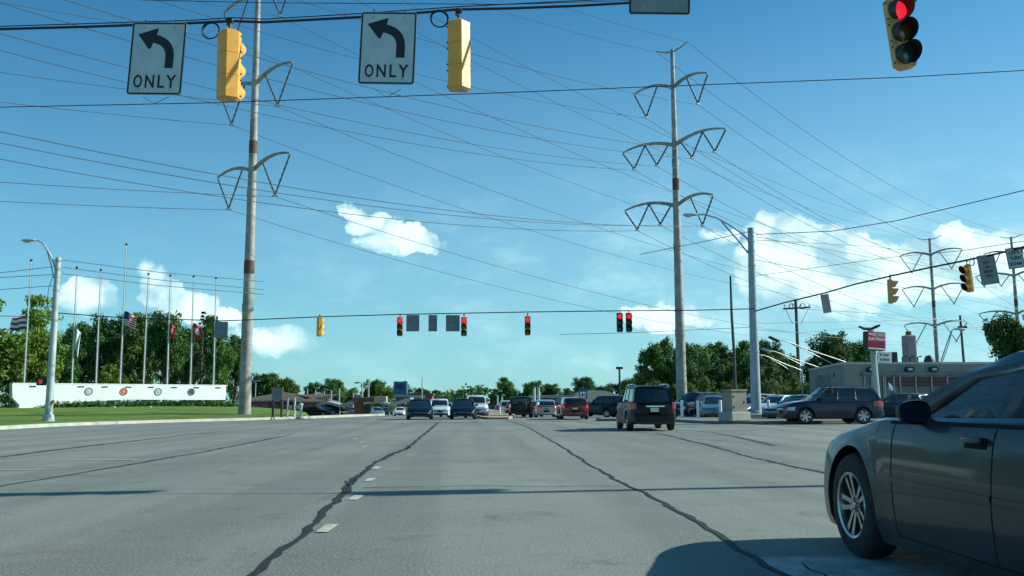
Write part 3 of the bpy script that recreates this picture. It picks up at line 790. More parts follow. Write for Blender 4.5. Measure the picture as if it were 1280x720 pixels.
PM = {n: paint('car_paint_' + n, *a) for n, a in dict(
  graphite=((.018, .025, .030), .1, .36, .35, .42), black=((.003, .006, .011), .0, .42, .0, .12), navy=((.008, .014, .03), .2, .28, .1, .6), red=((.16, .012, .02), .35, .25, .05),
  silver=((.46, .47, .48), .7, .32, .05), white=((.72, .73, .72), 0, .3, .05), teal=((.12, .19, .22), .5, .3, .05), steel=((.012, .022, .038), .2, .3, .04, .5),
  green=((.014, .035, .03), .4, .25, .05), maroon=((.09, .012, .02), .4, .3, 0), gold=((.25, .22, .17), .6, .3, 0)).items()}

# --- the dark saloon beside the camera
c0 = Body(SPEC['charger'])
HROT = R(0.0); Wp = G(1067, 697); Lp = Matrix.Rotation(HROT, 3, 'Z') @ Vector((-c0.w(c0.wf), c0.wf, 0)); hx, hy = Wp.x - Lp.x, Wp.y - Lp.y
hero, bd = make_car('charger', PM['graphite'], (hx, hy, 0), HROT, 'dark grey saloon filling the right foreground, only its front half in the picture', 'car', name='sedan_car', near=True, rims='twin')
# cabin of the near car
for sx, nm in ((-.38, 0), (.38, 1)):
    for (yy) in (c0.yF - 2.75, c0.yF - 3.65):
        sb = MB(); sb.box((sx, yy + .25, .50), (.50, .52, .20), bev=.06)
        sb.box((sx, yy - .05, .86), (.48, .16, .66), bev=.06, rot=Matrix.Rotation(R(-14), 3, 'X'))
        so2 = sb.build('seat', M_cabin, hero, 40)
        hb = MB(); hb.box((sx, yy - .15, 1.25), (.26, .10, .17), bev=.04); hb.tube([(sx - .06, yy - .13, 1.15), (sx - .06, yy - .15, 1.25)], .008, 6); hb.tube([(sx + .06, yy - .13, 1.15), (sx + .06, yy - .15, 1.25)], .008, 6); hb.build('headrest', M_cabin, so2, 40)
db = MB(); db.grid(lambda u, v: Vector((-.80 + 1.6 * u, c0.yF - 1.35 - .75 * v, .93 + .055 * math.sin(v * math.pi) * (1 - .3 * abs(2*u-1)) - .10 * (v > .9))), 16, 8); db.box((0, c0.yF - 2.06, .80), (1.56, .12, .22), bev=.04); db.build('dashboard', M_black, hero, 40)
sw = MB(); cx, cy, cz = -.40, c0.yF - 2.32, .94; tl = Matrix.Translation((cx, cy, cz)) @ Matrix.Rotation(R(62), 4, 'X')
ringp = [tl @ Vector((.185 * math.cos(a * math.pi / 18), .185 * math.sin(a * math.pi / 18), 0)) for a in range(37)]
sw.tube(ringp, .016, 8, False)
for a in (90 + 110, 90 - 110, 270): sw.tube([tl @ Vector((0, 0, -.02)), tl @ Vector((.18 * math.cos(R(a)), .18 * math.sin(R(a)), 0))], .014, 6)
sw.box(tl @ Vector((0, 0, -.02)), (.13, .06, .11), bev=.02); sw.tube([tl @ Vector((0, 0, -.02)), tl @ Vector((0, 0, -.3))], .03, 8)
sw.build('steering_wheel', M_black, hero, 40)
MB().box((0, c0.yF - 2.42, 1.30), (.22, .03, .065), bev=.012).build('rear_view_mirror', M_black, hero, 40)
MB().box((0, c0.yF - 3.0, .30), (1.55, 3.0, .06)).build('cabin_floor', M_cabin, hero, 0)

TRAFFIC = 'vehicles in the far lanes ahead'
OPP = 'oncoming vehicles waiting at the lights'
LOT = 'cars parked in the dealer lot'
def place(kind, pc, px, d, hd, label='', cat='car', dz=0, **k):
    p = at(px, d); return make_car(kind, PM[pc], (p.x, p.y, p.z + dz), R(hd), label, cat, **k)
make_car('suv', PM['black'], (6.83, 34 + 2.3, 0), R(-1), 'black sport utility vehicle with chrome tailgate bar driving away just past the junction', 'suv', name='suv_car', tail_on=False, roof_rack='chrome', chrome_bar=True, group=TRAFFIC)
place('suv', 'red', 715, 59.5, -1, hh=.93, sz=.88, label='dark red sport utility vehicle with its tail lights lit, beside the route shield sign', cat='suv', name='suv_car', tail_on=True, group=TRAFFIC)
place('hatch', 'silver', 681, 74, -1, sz=.93, label='silver hatchback with a green number plate, left of the red vehicle', cat='car', name='hatchback_car', tail_on=True, plate='green', group=TRAFFIC)
place('jeep', 'black', 650.5, 70, -2, hh=.96, sz=.92, label='boxy black off-roader with a spare wheel on its tailgate', cat='suv', name='offroad_car', spare=True, plate=None, group=TRAFFIC)
place('sedan', 'maroon', 666, 84, -2, 'maroon car half hidden between the boxy off-roader and the silver hatchback', name='sedan_car', tail_on=True, group=TRAFFIC)
place('sedan', 'steel', 643, 84, -2, 'dark blue car just left of the boxy off-roader', name='sedan_car', tail_on=True, group=TRAFFIC)
place('suv', 'white', 634, 100, -2, 'small white sport utility vehicle behind the dark blue car in the far lane', 'suv', name='suv_car', tail_on=True, group=TRAFFIC)
place('sedan', 'red', 626, 120, -2, 'tiny red car farthest up the far lane beside the median', name='sedan_car', tail_on=True, group=TRAFFIC)
place('hatch', 'black', 618, 142, -2, 'tiny black car ahead of the red one beside the median', name='hatchback_car', tail_on=True, group=TRAFFIC)
# oncoming
place('hatch', 'black', 525, 61.5, 183, sz=.91, label='dark crossover facing us, leftmost of the oncoming vehicles', name='hatchback_car', group=OPP, dz=.0)
place('suv', 'white', 549, 76, 183, sz=.9, label='white sport utility vehicle behind the leftmost oncoming crossover', cat='suv', name='suv_car', group=OPP)
place('hatch', 'black', 579, 62, 181, sz=.92, label='dark hatchback facing us with a tall white vehicle behind its right shoulder', name='hatchback_car', group=OPP)
place('suv', 'white', 595, 70, 181, sz=1.0, label='tall white sport utility vehicle behind the dark oncoming hatchback', cat='suv', name='suv_car', group=OPP)
place('sedan', 'silver', 561, 92, 183, 'silver car seen small between the two oncoming lanes', name='sedan_car', group=OPP)
place('sedan', 'navy', 567, 118, 183, 'tiny navy car far behind the oncoming queue', name='sedan_car', group=OPP)
# drive-in side
DI = 'cars parked by the drive-in canopies'
place('sedan', 'white', 500, 150, 182, 'white sports car facing us by the blue drive-in sign', name='sedan_car', group=DI)
place('sedan', 'black', 396, 120, 250, 'black sedan at the left end of the drive-in canopies', name='sedan_car', group=DI)
place('suv', 'black', 418, 128, 235, 'black sport utility vehicle second from the left under the zigzag canopy', 'suv', name='suv_car', group=DI)
place('hatch', 'white', 406, 138, 240, 'white car between two black ones under the zigzag canopy', name='hatchback_car', group=DI)
place('sedan', 'maroon', 437, 140, 210, 'maroon car beside the dark menu kiosk', name='sedan_car', group=DI)
place('sedan', 'silver', 471, 150, 200, 'silver car right of the drive-in kiosk', name='sedan_car', group=DI)
place('sedan', 'navy', 483, 158, 200, 'navy car between the kiosk and the white sports car', name='sedan_car', group=DI)
# lot on the right
place('suv', 'steel', 755, 74, 68, 'dark blue crossover in side view left of the black vehicle driving away', 'suv', name='suv_car', group=LOT)
place('hatch', 'black', 783, 66, 62, 'black hatchback partly hidden by the black vehicle driving away', name='hatchback_car', group=LOT)
place('suv', 'white', 862, 71, 100, 'white sport utility vehicle at the foot of the tall steel power pole', 'suv', name='suv_car', group=LOT)
place('suv', 'navy', 871, 61.5, 120, 'navy crossover parked behind the two white bollards', 'suv', name='suv_car', group=LOT)
place('sedan', 'teal', 893, 58, 165, 'grey-teal sedan facing us just left of the concrete cabinet', name='sedan_car', group=LOT)
place('suv', 'black', 900, 69, 105, 'black sport utility vehicle behind the grey-teal sedan', 'suv', name='suv_car', group=LOT)
place('suv', 'white', 938, 70, 100, 'white vehicle showing between the cabinet and the lamp pole', 'suv', name='suv_car', group=LOT)
place('sedan', 'silver', 938, 61, 140, 'silver sedan low behind the foot of the lamp pole', name='sedan_car', group=LOT)
place('hatch', 'white', 972, 59.5, 128, 'white hatchback parked right of the lamp pole', name='hatchback_car', group=LOT)
place('sedan', 'green', 1000, 52, 118, 'dark green sedan nose-out just left of the blue sport utility vehicle', name='sedan_car', group=LOT)
place('sedan', 'black', 1003, 66, 95, 'black sedan behind the roof of the dark green sedan', name='sedan_car', group=LOT)
place('bigsuv', 'steel', 1036, 44, 90, 'blue-grey sport utility vehicle crossing to the left in full side view', 'suv', name='suv_car', roof_rack='black', rims='six', dz=-.0)
place('hatch', 'graphite', 1126, 51, 25, 'dark hatchback seen from behind in front of the dealer windows', name='hatchback_car', tail_on=True, group=LOT)
# ================================================================== SIGNALS, SIGNS, POLES, WIRES
M_yel = mat('signal_yellow', (.82, .38, .05), .45, var=.08, scale=5, dirt=.22)
M_yeld = mat('faded_signal_yellow', (.58, .34, .12), .55, var=.12, scale=6, dirt=.4)
M_dark = mat('signal_black', (.02, .022, .02), .55)
M_cable = mat('black_cable', (.012, .012, .018), .6)
M_wire = mat('weathered_wire', (.12, .15, .17), .5, .4)
M_steel = mat('galvanised_steel', (.36, .37, .36), .5, .55, var=.18, scale=1.5, dirt=.25)
M_tower = mat('weathered_tower_steel', (.33, .31, .27), .7, .1, var=.3, scale=1.6, dirt=.7)
M_rust = mat('rusty_band', (.13, .07, .045), .85, var=.3, scale=3)
M_lpole = mat('light_pole_paint', (.42, .45, .44), .55, .1, var=.15, scale=2, dirt=.3)
M_wood = mat('creosoted_wood', (.09, .075, .06), .85, var=.3, scale=3, bump=.5)
M_insul = mat('insulator_grey', (.10, .12, .13), .4, var=.2)
M_sign = mat('sign_white_sheeting', (.46, .54, .55), .5, var=.08, scale=4, dirt=.15)
M_back = mat('sign_back_aluminium', (.17, .19, .20), .5, .3, var=.15, scale=3, dirt=.2)
M_ink = mat('sign_black_ink', (.012, .012, .016), .6)
M_redlit = mat('red_signal_lens_lit', (.5, .01, .02), .3, emit=(1, .02, .04), es=.6)
M_amb = mat('amber_signal_lens', (.12, .05, .012), .15, coat=1)
M_grn = mat('green_signal_lens', (.004, .07, .07), .15, coat=1)
M_redoff = mat('red_signal_lens', (.14, .01, .012), .2, coat=1)

def heading_T(loc, yaw, lean=0.0):
    """yaw: direction the front faces, degrees clockwise from +Y"""
    return loc, Euler((0, R(lean), -R(yaw) + math.pi), 'XYZ')

def make_signal(loc, yaw, lean, label, lit=True, body=None, hang=.28, coil=True, group=None, visor_m=None, cable_z=None, cat='traffic light'):
    """front faces local -y; loc = centre of the top of the head"""
    body = body or M_yel
    t = empty('traffic_light', loc, 0, label, cat, group); t.rotation_euler = Euler((0, R(lean), math.pi - R(yaw)), 'XYZ')
    h = .355; w2 = .17; d = .12
    mb = MB()
    poly = [(-w2, 0), (-w2, d * .9), (-.03, d + .10), (.03, d + .10), (w2, d * .9), (w2, 0)]
    for i in range(3):
        z1 = -h * i - .003; z0 = -h * (i + 1) + .003
        s0 = .985
        vs = [(x, y, z) for z in (z0, z1) for x, y in poly]
        n = len(poly)
        mb.add(vs, [tuple(range(n)), tuple(range(2*n-1, n-1, -1))] + [(a, a+n, (a+1) % n + n, (a+1) % n) for a in range(n)])
    mb.build('housing', body, t, 25)
    for i in range(3 if coil else 0):
        for zz in (-h * i - .05, -h * (i + 1) + .05):
            for sg in (-1, 1): MB().box((sg * (w2 + .008), .02, zz), (.022, .03, .022), bev=.005).build('door_latch', M_dark, t, 0)
    n = len(poly)
    MB().add([(x * .97, y * .97 + .003, -3*h) for x, y in poly] + [(x * .72, y * .72 + .02, -3*h - .035) for x, y in poly], [tuple(range(n)), tuple(range(n, 2*n))] + [(a, (a+1) % n, (a+1) % n + n, a+n) for a in range(n)]).build('bottom_cap', M_yeld, t, 25)
    MB().add([(x * .97, y * .97 + .003, .0) for x, y in poly] + [(x * .6, y * .6 + .03, .035) for x, y in poly], [tuple(range(n)), tuple(range(n, 2*n))] + [(a, (a+1) % n, (a+1) % n + n, a+n) for a in range(n)]).build('top_cap', body, t, 25)
    for i, lm in enumerate((M_redlit if lit else M_redoff, M_amb, M_grn)):
        zc = -h * (i + .5)
        T = Matrix.Translation((0, -.004, zc)) @ Matrix.Rotation(math.pi / 2, 4, 'X')
        MB().lathe([(0, .035), (.06, .03), (.11, .015), (.148, 0)], 24, T).build('lens', lm, t, 60)
        MB().lathe([(.148, .0), (.160, .012), (.160, -.004)], 24, T).build('lens_ring', M_dark, t, 0)
        # tunnel visor: long above, cut away below
        for nm, r0, mt in (('visor', .162, visor_m or body), ('visor_lining', .156, M_dark)):
            v = MB()
            def vf(u, q, r0=r0):
                a = R(-62 + 304 * u); L = .27 * (.30 + .70 * max(0, (math.sin(a) + .9) / 1.9) ** .7)
                rr = r0 * (1 + .0 * q)
                return Vector((rr * math.cos(a), -.005 - L * q, zc + rr * math.sin(a) - .03 * q))
            v.grid(vf, 24, 4); v.build(nm, mt, t, 60)
    hb = MB(); hb.tube([(0, .06, .02), (0, .06, hang)], .017, 8); hb.tube([(0, .06, .10), (.05, .06, .14), (.0, .06, .19)], .012, 6); hb.box((0, .06, hang), (.10, .07, .07), bev=.01)
    hb.build('hanger', M_cable, t, 40)
    if coil:
        cb = MB()
        for q in range(3):
            rr = .125 + .008 * q
            cb.tube([(.30 + rr * math.cos(a * math.pi / 12 + q), .06 + .012 * q, hang - .15 + rr * math.sin(a * math.pi / 12 + q)) for a in range(25)], .008, 6, False)
        cb.build('cable_coil', M_cable, t, 60)
    return t

def make_sign(loc, w, h, yaw, lean, label, face='plain', m=None, group=None, name='traffic_sign', cat='road sign', lines=None, hang=True, back=None, r=.045):
    """loc = centre; face looks to local -y"""
    t = empty(name, loc, 0, label, cat, group); t.rotation_euler = Euler((0, R(lean), math.pi - R(yaw)), 'XYZ')
    MB().prism(rrect(w, h, r), -.002, .003).build('panel', m or M_sign, t, 0)
    MB().prism(rrect(w, h, r), .0045, .007).build('back_panel', M_back, t, 0)
    f = MB(); ring_frame(f, w * .985, h * .985, .024, r, -.006, -.0025); 
    if face != 'dark': f.build('border', M_ink, t, 0)
    if face == 'only':
        sx, sz = w / .89, h / 1.17
        a = []
        P0, P1, P2 = Vector((.205, -.155)), Vector((.215, .235)), Vector((-.075, .315)); wd = .068
        L_, R_ = [], []
        pts = [P0, Vector((.208, .0))] 
        for i in range(13):
            q = i / 12; p = (1-q)**2 * Vector((.208, .03)) + 2*q*(1-q) * Vector((.20, .265)) + q*q * Vector((-.065, .318)); pts.append(p)
        for i, p in enumerate(pts):
            d = (pts[min(i+1, len(pts)-1)] - pts[max(i-1, 0)]).normalized(); nn = Vector((-d.y, d.x)); L_.append(p + nn * wd); R_.append(p - nn * wd)
        quads = MB(); vs = []
        for yy in (-.006, -.0025):
            for a_, b_ in zip(L_, R_): vs += [(a_.x * sx, yy, a_.y * sz), (b_.x * sx, yy, b_.y * sz)]
        m2 = len(L_) * 2
        fs = [(2*i, 2*i+1, 2*i+3, 2*i+2) for i in range(len(L_)-1)] + [(m2+2*i, m2+2*i+2, m2+2*i+3, m2+2*i+1) for i in range(len(L_)-1)] + [(2*i, 2*i+2, m2+2*i+2, m2+2*i) for i in range(len(L_)-1)] + [(2*i+1, m2+2*i+1, m2+2*i+3, 2*i+3) for i in range(len(L_)-1)]
        quads.add(vs, fs)
        hd = [(-.335, .385), (-.01, .485), (-.012, .45), (-.055, .318), (-.115, .16), (-.14, .145), (-.165, .17)]
        quads.prism([(x * sx, z * sz) for x, z in hd], -.0075, -.0025)
        quads.build('turn_arrow', M_ink, t, 0)
        for ch, x0, x1 in (('O', -.345, -.205), ('N', -.155, -.01), ('L', .05, .155), ('Y', .185, .345)): text_obj(ch, (x1 - x0) * sx, .205 * sz, M_ink, t, ((x0 + x1) / 2 * sx, -.004, -.37 * sz), bold=.012)
        bo = MB()
        for x in (-.25, .25):
            for z in (.50, -.50): MB().lathe([(0, .012), (.012, .008), (.016, 0)], 10, Matrix.Translation((x * sx, -.003, z * sz)) @ Matrix.Rotation(math.pi/2, 4, 'X')).build('bolt', M_steel, t, 40)
    if lines:
        n = len(lines)
        for i, (txt, fw, fh, z) in enumerate(lines): text_obj(txt, w * fw, h * fh, M_ink, t, (0, -.004, h * z), bold=.02)
    if face == 'bolts':
        for x in (-.27, .27): MB().lathe([(0, .012), (.014, .008), (.02, 0)], 10, Matrix.Translation((x * w, -.003, -h * .39)) @ Matrix.Rotation(math.pi/2, 4, 'X')).build('bolt', M_steel, t, 40)
    if hang:
        hb = MB()
        for x in (-.28 * w, .28 * w): hb.box((x, .022, h * .25), (.03, .025, h * .62)) if False else hb.tube([(x, .02, h * .1), (x, .02, h * .5 + .05)], .010, 6)
        hb.build('hanger', M_cable, t, 0)
    return t

def catenary(pts, sag, n=14):
    out = []
    for (a, b), s in zip(zip(pts, pts[1:]), sag):
        for i in range(n):
            t = i / n; p = Vector(a).lerp(Vector(b), t); p.z -= 4 * s * t * (1 - t); out.append(p)
    out.append(Vector(pts[-1])); return out
def wire(name, pts, r, label, cat='cable', group=None, sag=None, m=None, n=14):
    if sag is not None: pts = catenary(pts, sag, n)
    o = MB().tube(pts, r, 5).build(name, m or M_wire, None, 60)
    return tag(o, label, cat, group)

# ---- near span ----------------------------------------------------------
D1 = 13.4
near_top = [(-420, 52), (-120, 40), (0, 36.5), (110, 33.5), (240, 29), (290, 26.5), (330, 28), (450, 21.5), (525, 16), (571, 12), (640, 10.5), (720, 7.5), (790, 3.5), (870, -2), (1000, -9), (1118, -16), (1300, -26), (1700, -60)]
wire('span_cable', [P(a, b, D1 + .1) for a, b in near_top], .022, 'thick black span cable carrying the two ONLY signs and the nearest signals', 'cable', m=M_cable)
ms = [(-420, 44), (0, 33), (240, 25.5), (290, 22), (330, 24), (450, 17), (571, 8.5), (640, 5), (720, 1), (870, -5), (1118, -19), (1700, -66)]
wire('messenger_wire', [P(a, b, D1 + .12) for a, b in ms], .009, 'thin messenger wire running just above the thick black span cable', 'cable', m=M_cable)
wire('messenger_wire', [P(a, b, D1 + 1.6) for a, b in [(-200, -40), (180, 0), (330, 3.5), (640, 5.5), (900, -3), (1300, -30)]], .007, 'thin dark wire along the top edge of the picture above the span cable', 'cable', m=M_cable)
wire('tether_wire', [P(a, b, D1 + .25) for a, b in [(-400, 139), (0, 134), (267, 128.5), (555, 118.5), (640, 115.5), (800, 109), (1130, 96.5), (1280, 88), (1700, 70)]], .0075, 'thin tether wire crossing the whole sky just below the ONLY signs', 'cable', m=M_cable)
p = P(196, 73, D1 - .05); make_sign(p, .875, 1.17, 180 + 7, 2.6, 'left turn ONLY sign at the far left, beside the signal showing its visors', 'only')
p = P(484.5, 60, D1 - .05); make_sign(p, .875, 1.17, 180 + 5, 2.0, 'left turn ONLY sign beside the signal seen squarely from behind', 'only')
p = P(824.5, -25, D1 - .05); make_sign(p, .95, 1.13, 180 + 4, 1.6, 'blank grey sign cut off by the top edge of the picture', 'bolts', m=mat('grey_sign_sheeting', (.22, .26, .25), .6, var=.1, scale=3, dirt=.2))
# little v-shaped ties under the signs
for cxp, yb, yt in ((193, 129.5, 121), (483, 121.5, 111.5)):
    a, b_, c_ = P(cxp - 14, yt, D1), P(cxp, yb, D1 + .25), P(cxp + 18, yt, D1)
    tag(MB().tube([a, b_, c_], .005, 5).build('sign_tie', M_cable, None, 0), 'thin v-shaped tie under the %s ONLY sign' % ('left' if cxp < 300 else 'right'), 'tie')
SIGN = 'yellow signals on the near span'
make_signal(P(289, 43, D1), 8, 0.8, 'yellow signal seen from behind with visors peeking out, beside the left ONLY sign', group=SIGN, lit=False, hang=.20)
make_signal(P(573, 31, D1), -6, .6, 'yellow signal seen squarely from behind, its right facet brightest, beside the right ONLY sign', group=SIGN, lit=False, hang=.20)
make_signal(P(1120, -1, D1 - .1), 180 - 6, -6, 'signal with its red light lit, hanging at the top right', body=M_yeld, group=SIGN, visor_m=M_dark, hang=.25)
make_signal(P(1531, -34, D1), 180, 0, 'signal hanging just outside the right edge of the picture on the near span', group=SIGN, hang=.2)
# the poles of the near span and of the right span stand outside the frame; their hardware throws the streaks of shade on the road
def off_pole(x, y, h, label, r=.16):
    t = empty('steel_pole', (x, y, 0), 0, label, 'pole'); MB().tube([(0, 0, 0), (0, 0, h)], [r, r * .65], 12).build('shaft', M_steel, t); MB().lathe([(r*1.8, 0), (r*1.8, .05), (r*1.2, .12)], 12).build('base_plate', M_steel, t); return t
e1 = P(1700, -60, D1 + .1); off_pole(e1.x + .12, e1.y, e1.z + .8, 'steel pole holding the right end of the near span')
e0 = P(-420, 52, D1 + .1); off_pole(e0.x - .12, e0.y, e0.z + .8, 'steel pole holding the left end of the near span')

# ---- right span ---------------------------------------------------------
def d2(px): return 42 + (1280 - px) * -(-(52 - 31.5) / (1280 - 944)) - 10.5 if False else 31.5 + (1280 - px) * (52 - 31.5) / (1280 - 944)
rs = [(944, 389), (980, 378.5), (1032, 366), (1070, 355), (1116, 344.5), (1160, 335), (1205, 326), (1250, 316.5), (1290, 306), (1400, 276)]
wire('span_cable', [P(a, b, d2(a)) for a, b in rs], .040, 'black span cable rising to the right above the dealer building', 'cable', m=M_cable)
wire('messenger_wire', [P(a, b, d2(a)) for a, b in [(944, 345), (1110, 322), (1205, 313), (1290, 300), (1400, 284)]], .012, 'faint messenger wire above the right-hand span cable', 'cable')
RS = 'signals on the right-hand span'
make_signal(P(1115, 350, d2(1115)), 112, -3, 'signal on the right span with visors pointing right, above the dealer sign', group=RS, body=M_yeld, hang=.22, lit=False)
make_signal(P(1207, 331.5, d2(1207)), 262, -5, 'signal with visors pointing left, beside the dark panel reading LEFT ON ARROW ONLY', group=RS, hang=.2, lit=False)
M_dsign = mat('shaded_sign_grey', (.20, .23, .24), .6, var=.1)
make_sign(P(1032.5, 379.5, d2(1032)), .48, .98, 180 - 10, -8, 'narrow grey sign back on the right span, farthest left of its signs', 'dark', m=M_back, r=.02)
make_sign(P(1235, 337, d2(1235)), .66, 1.15, 180 + 8, -7, 'dark panel reading LEFT ON ARROW ONLY on the right span', 'dark', m=M_dsign, lines=[('LEFT', .42, .09, .24), ('ON', .22, .09, .09), ('ARROW', .52, .09, -.06), ('ONLY', .42, .09, -.21)], r=.02)
make_sign(P(1269, 322.5, d2(1269)), .58, .76, 180 + 8, -7, 'pale sign reading LEFT TURN SIGNAL at the right edge of the picture', 'plain', m=mat('sign_white_shaded', (.36, .42, .45), .55, var=.08), lines=[('LEFT', .62, .17, .27), ('TURN', .66, .17, .0), ('SIGNAL', .80, .17, -.27)], r=.02)
for px, lb in ((990, 'left'), (1003, 'right')):
    c_ = P(px, 383, d2(px)); rr = .15
    tag(MB().tube([c_ + HR * rr * math.cos(a * math.pi / 8) + UP * rr * math.sin(a * math.pi / 8) for a in range(17)], .022, 6, False).build('cable_coil', M_cable), '%s one of two cable coils hanging where the right span nears the lamp pole' % lb, 'cable coil')

# ---- far span -----------------------------------------------------------
def d3(px): return 52
fs_ = [(68, 391), (150, 397), (276, 401), (308, 400), (400, 396), (500, 393), (580, 391.5), (660, 390), (780, 388.5), (860, 388), (944, 386)]
wire('span_cable', [P(a, b, 52) for a, b in fs_], .030, 'long span cable between the left lamp pole and the right lamp pole', 'cable', m=M_cable)
FS = 'signals on the far span facing us'
for px, ytop, lab in ((500, 396.5, 'small signal facing us on the far span, left of three lane signs'), (580, 396.5, 'small signal facing us on the far span, just right of three lane signs'), (659.5, 395.5, 'small signal facing us alone in the middle of the far span'), (774.5, 391.5, 'left head of the close pair of signals on the far span'), (786, 391.5, 'right head of the close pair of signals on the far span')):
    make_signal(P(px, ytop, 52), 180, 0, lab, group=FS, body=M_yeld if px < 700 else M_dark, coil=False, hang=.15)
make_signal(P(400.5, 397, 52), 20, 0, 'small yellow signal with its back to us on the far span', lit=False, coil=False, hang=.1)
for px, wd, lab in ((516, .75, 'left of the three lane signs on the far span'), (541, .5, 'narrow middle one of the three lane signs on the far span'), (566, .8, 'right of the three lane signs on the far span')):
    make_sign(P(px, 404, 52), wd, .95, 180, 0, lab, 'dark', m=M_back, r=.02)
make_sign(P(276.5, 412, 52), .74, .92, 180 - 5, 0, 'square grey sign hanging on the far span in front of the rightmost flagpole', 'dark', m=M_back, r=.02)

# ---- lamp poles ---------------------------------------------------------
def lamp_head(mb_parent, tip, d, name='lamp_head', s=1.0):
    T = Matrix.Translation(tip) @ Vector((d.x, d.y, 0)).to_track_quat('Y', 'Z').to_matrix().to_4x4()
    mb = MB()
    mb.grid(lambda u, v: T @ Vector((.17 * s * math.sin(u * math.pi) ** .7 * math.cos(v * 2 * math.pi), .42 * s * (1 - math.cos(u * math.pi)), .09 * s * math.sin(u * math.pi) ** .7 * max(-.55, math.sin(v * 2 * math.pi)))), 12, 16)
    o = mb.build(name, M_lpole, mb_parent, 60)
    g = MB(); g.grid(lambda u, v: T @ Vector((.11 * s * math.sin(u * math.pi) * math.cos(v * 2 * math.pi), .42 * s + .22 * s * (1 - math.cos(u * math.pi)) - .1 * s, -.03 * s + .11 * s * math.sin(u * math.pi) * min(0, math.sin(v * 2 * math.pi)))), 10, 14)
    g.build('lamp_glass', M_lens, o, 60)
def lamp_pole(base, top_px, r0, r1, label, armpx, d, tip_px, m=M_lpole, name='street_lamp'):
    t = empty(name, base, 0, label, 'street lamp'); top = P(*top_px, d) - base; top.x *= 1
    lean = Vector((top.x, top.y, top.z))
    MB().tube([Vector((0, 0, .0)), lean * .5, lean], [r0, (r0 + r1) / 2, r1], 16).build('pole', m, t)
    MB().lathe([(0, 0), (r0 * 2.0, 0), (r0 * 2.0, .12), (r0 * 1.5, .22), (r0 * 1.35, .5), (r0 * 1.05, .56)], 16).build('base', m, t, 30)
    for f in (.35, .62, .80, .88, .93, .98):
        c_ = lean * f; rr = r0 + (r1 - r0) * f
        MB().lathe([(rr, -.05), (rr + .03, -.05), (rr + .03, .05), (rr, .05)], 12, Matrix.Translation(c_)).build('clamp_band', M_steel, t, 0)
    pts = [P(a, b, d + dd) - base for a, b, dd in armpx]
    MB().tube(pts, .055, 8).build('arm', m, t)
    return t, lean
b0 = G(60, 530.5)
t1, lean1 = lamp_pole(b0, (73, 322), .21, .15, 'pale lamp pole on the lawn kerb in front of the white monument', [(70, 338, 0), (66, 325, 0), (59, 312, 0), (53, 303, 0), (47, 300, 0)], HF.dot(b0), None)
DL = HF.dot(b0)
MB().tube([P(a, b, DL) - b0 for a, b in [(67.5, 348), (64, 332), (59, 314)]], .035, 6).build('arm_brace', M_lpole, t1)
lamp_head(t1, P(46, 300.5, DL) - b0, -HR, s=1.05)
sg = MB().box(P(52, 477, DL) - b0, (.50, .22, .42), bev=.05).build('pedestrian_signal', M_dark, t1, 40)
MB().box(P(50.5, 477, DL - .13) - b0, (.20, .02, .22), bev=.02).build('signal_lamp', mat('dim_red_lamp', (.3, .02, .02), .4, emit=(1, .08, .05), es=.25), sg, 0)
MB().box((0.28, -.1, 1.25), (.12, .1, .2), bev=.02).build('push_button', M_yeld, t1, 30)
MB().tube([P(66, 345, DL) - b0, P(61, 360, DL) - b0, P(59, 375, DL) - b0, P(60, 385, DL) - b0, P(66, 395, DL) - b0], .016, 5).build('loose_cable', M_cable, t1)

b1 = G(945.5, 525); D_ = HF.dot(b1)
t2, lean2 = lamp_pole(b1, (938.5, 285), .31, .19, 'stout grey lamp pole on the corner beside the concrete cabinet', [(937, 301, 0), (925, 290, 0), (910, 280, 0), (895, 272, 0), (880, 268, 0), (872, 268, 0)], D_, None, m=mat('blue_grey_pole_paint', (.33, .38, .41), .5, .1, var=.14, scale=2, dirt=.3))
MB().tube([P(a, b, D_) - b1 for a, b in [(935.5, 317), (922, 300), (902, 277)]], .05, 8).build('arm_brace', M_lpole, t2)
lamp_head(t2, P(873, 268.5, D_) - b1, -HR, s=1.15)
MB().box((0, 0, .2), (1.5, 1.5, .36), bev=.12).build('footing', M_conc, t2, 30)

# thin dark pole between them
bp_ = at(919.5, 56); t = empty('steel_pole', bp_, 0, 'thin dark pole rising behind the concrete cabinet', 'pole')
MB().tube([Vector((0, 0, 0)), P(917.5, 440, 56) - bp_, P(914.5, 392, 56) - bp_, P(913, 345, 56) - bp_], [.10, .09, .08, .06], 10).build('shaft', mat('dark_pole_paint', (.045, .05, .05), .6), t)
MB().lathe([(.3, 0), (.3, .1), (.13, .15)], 10).build('base_plate', M_steel, t)

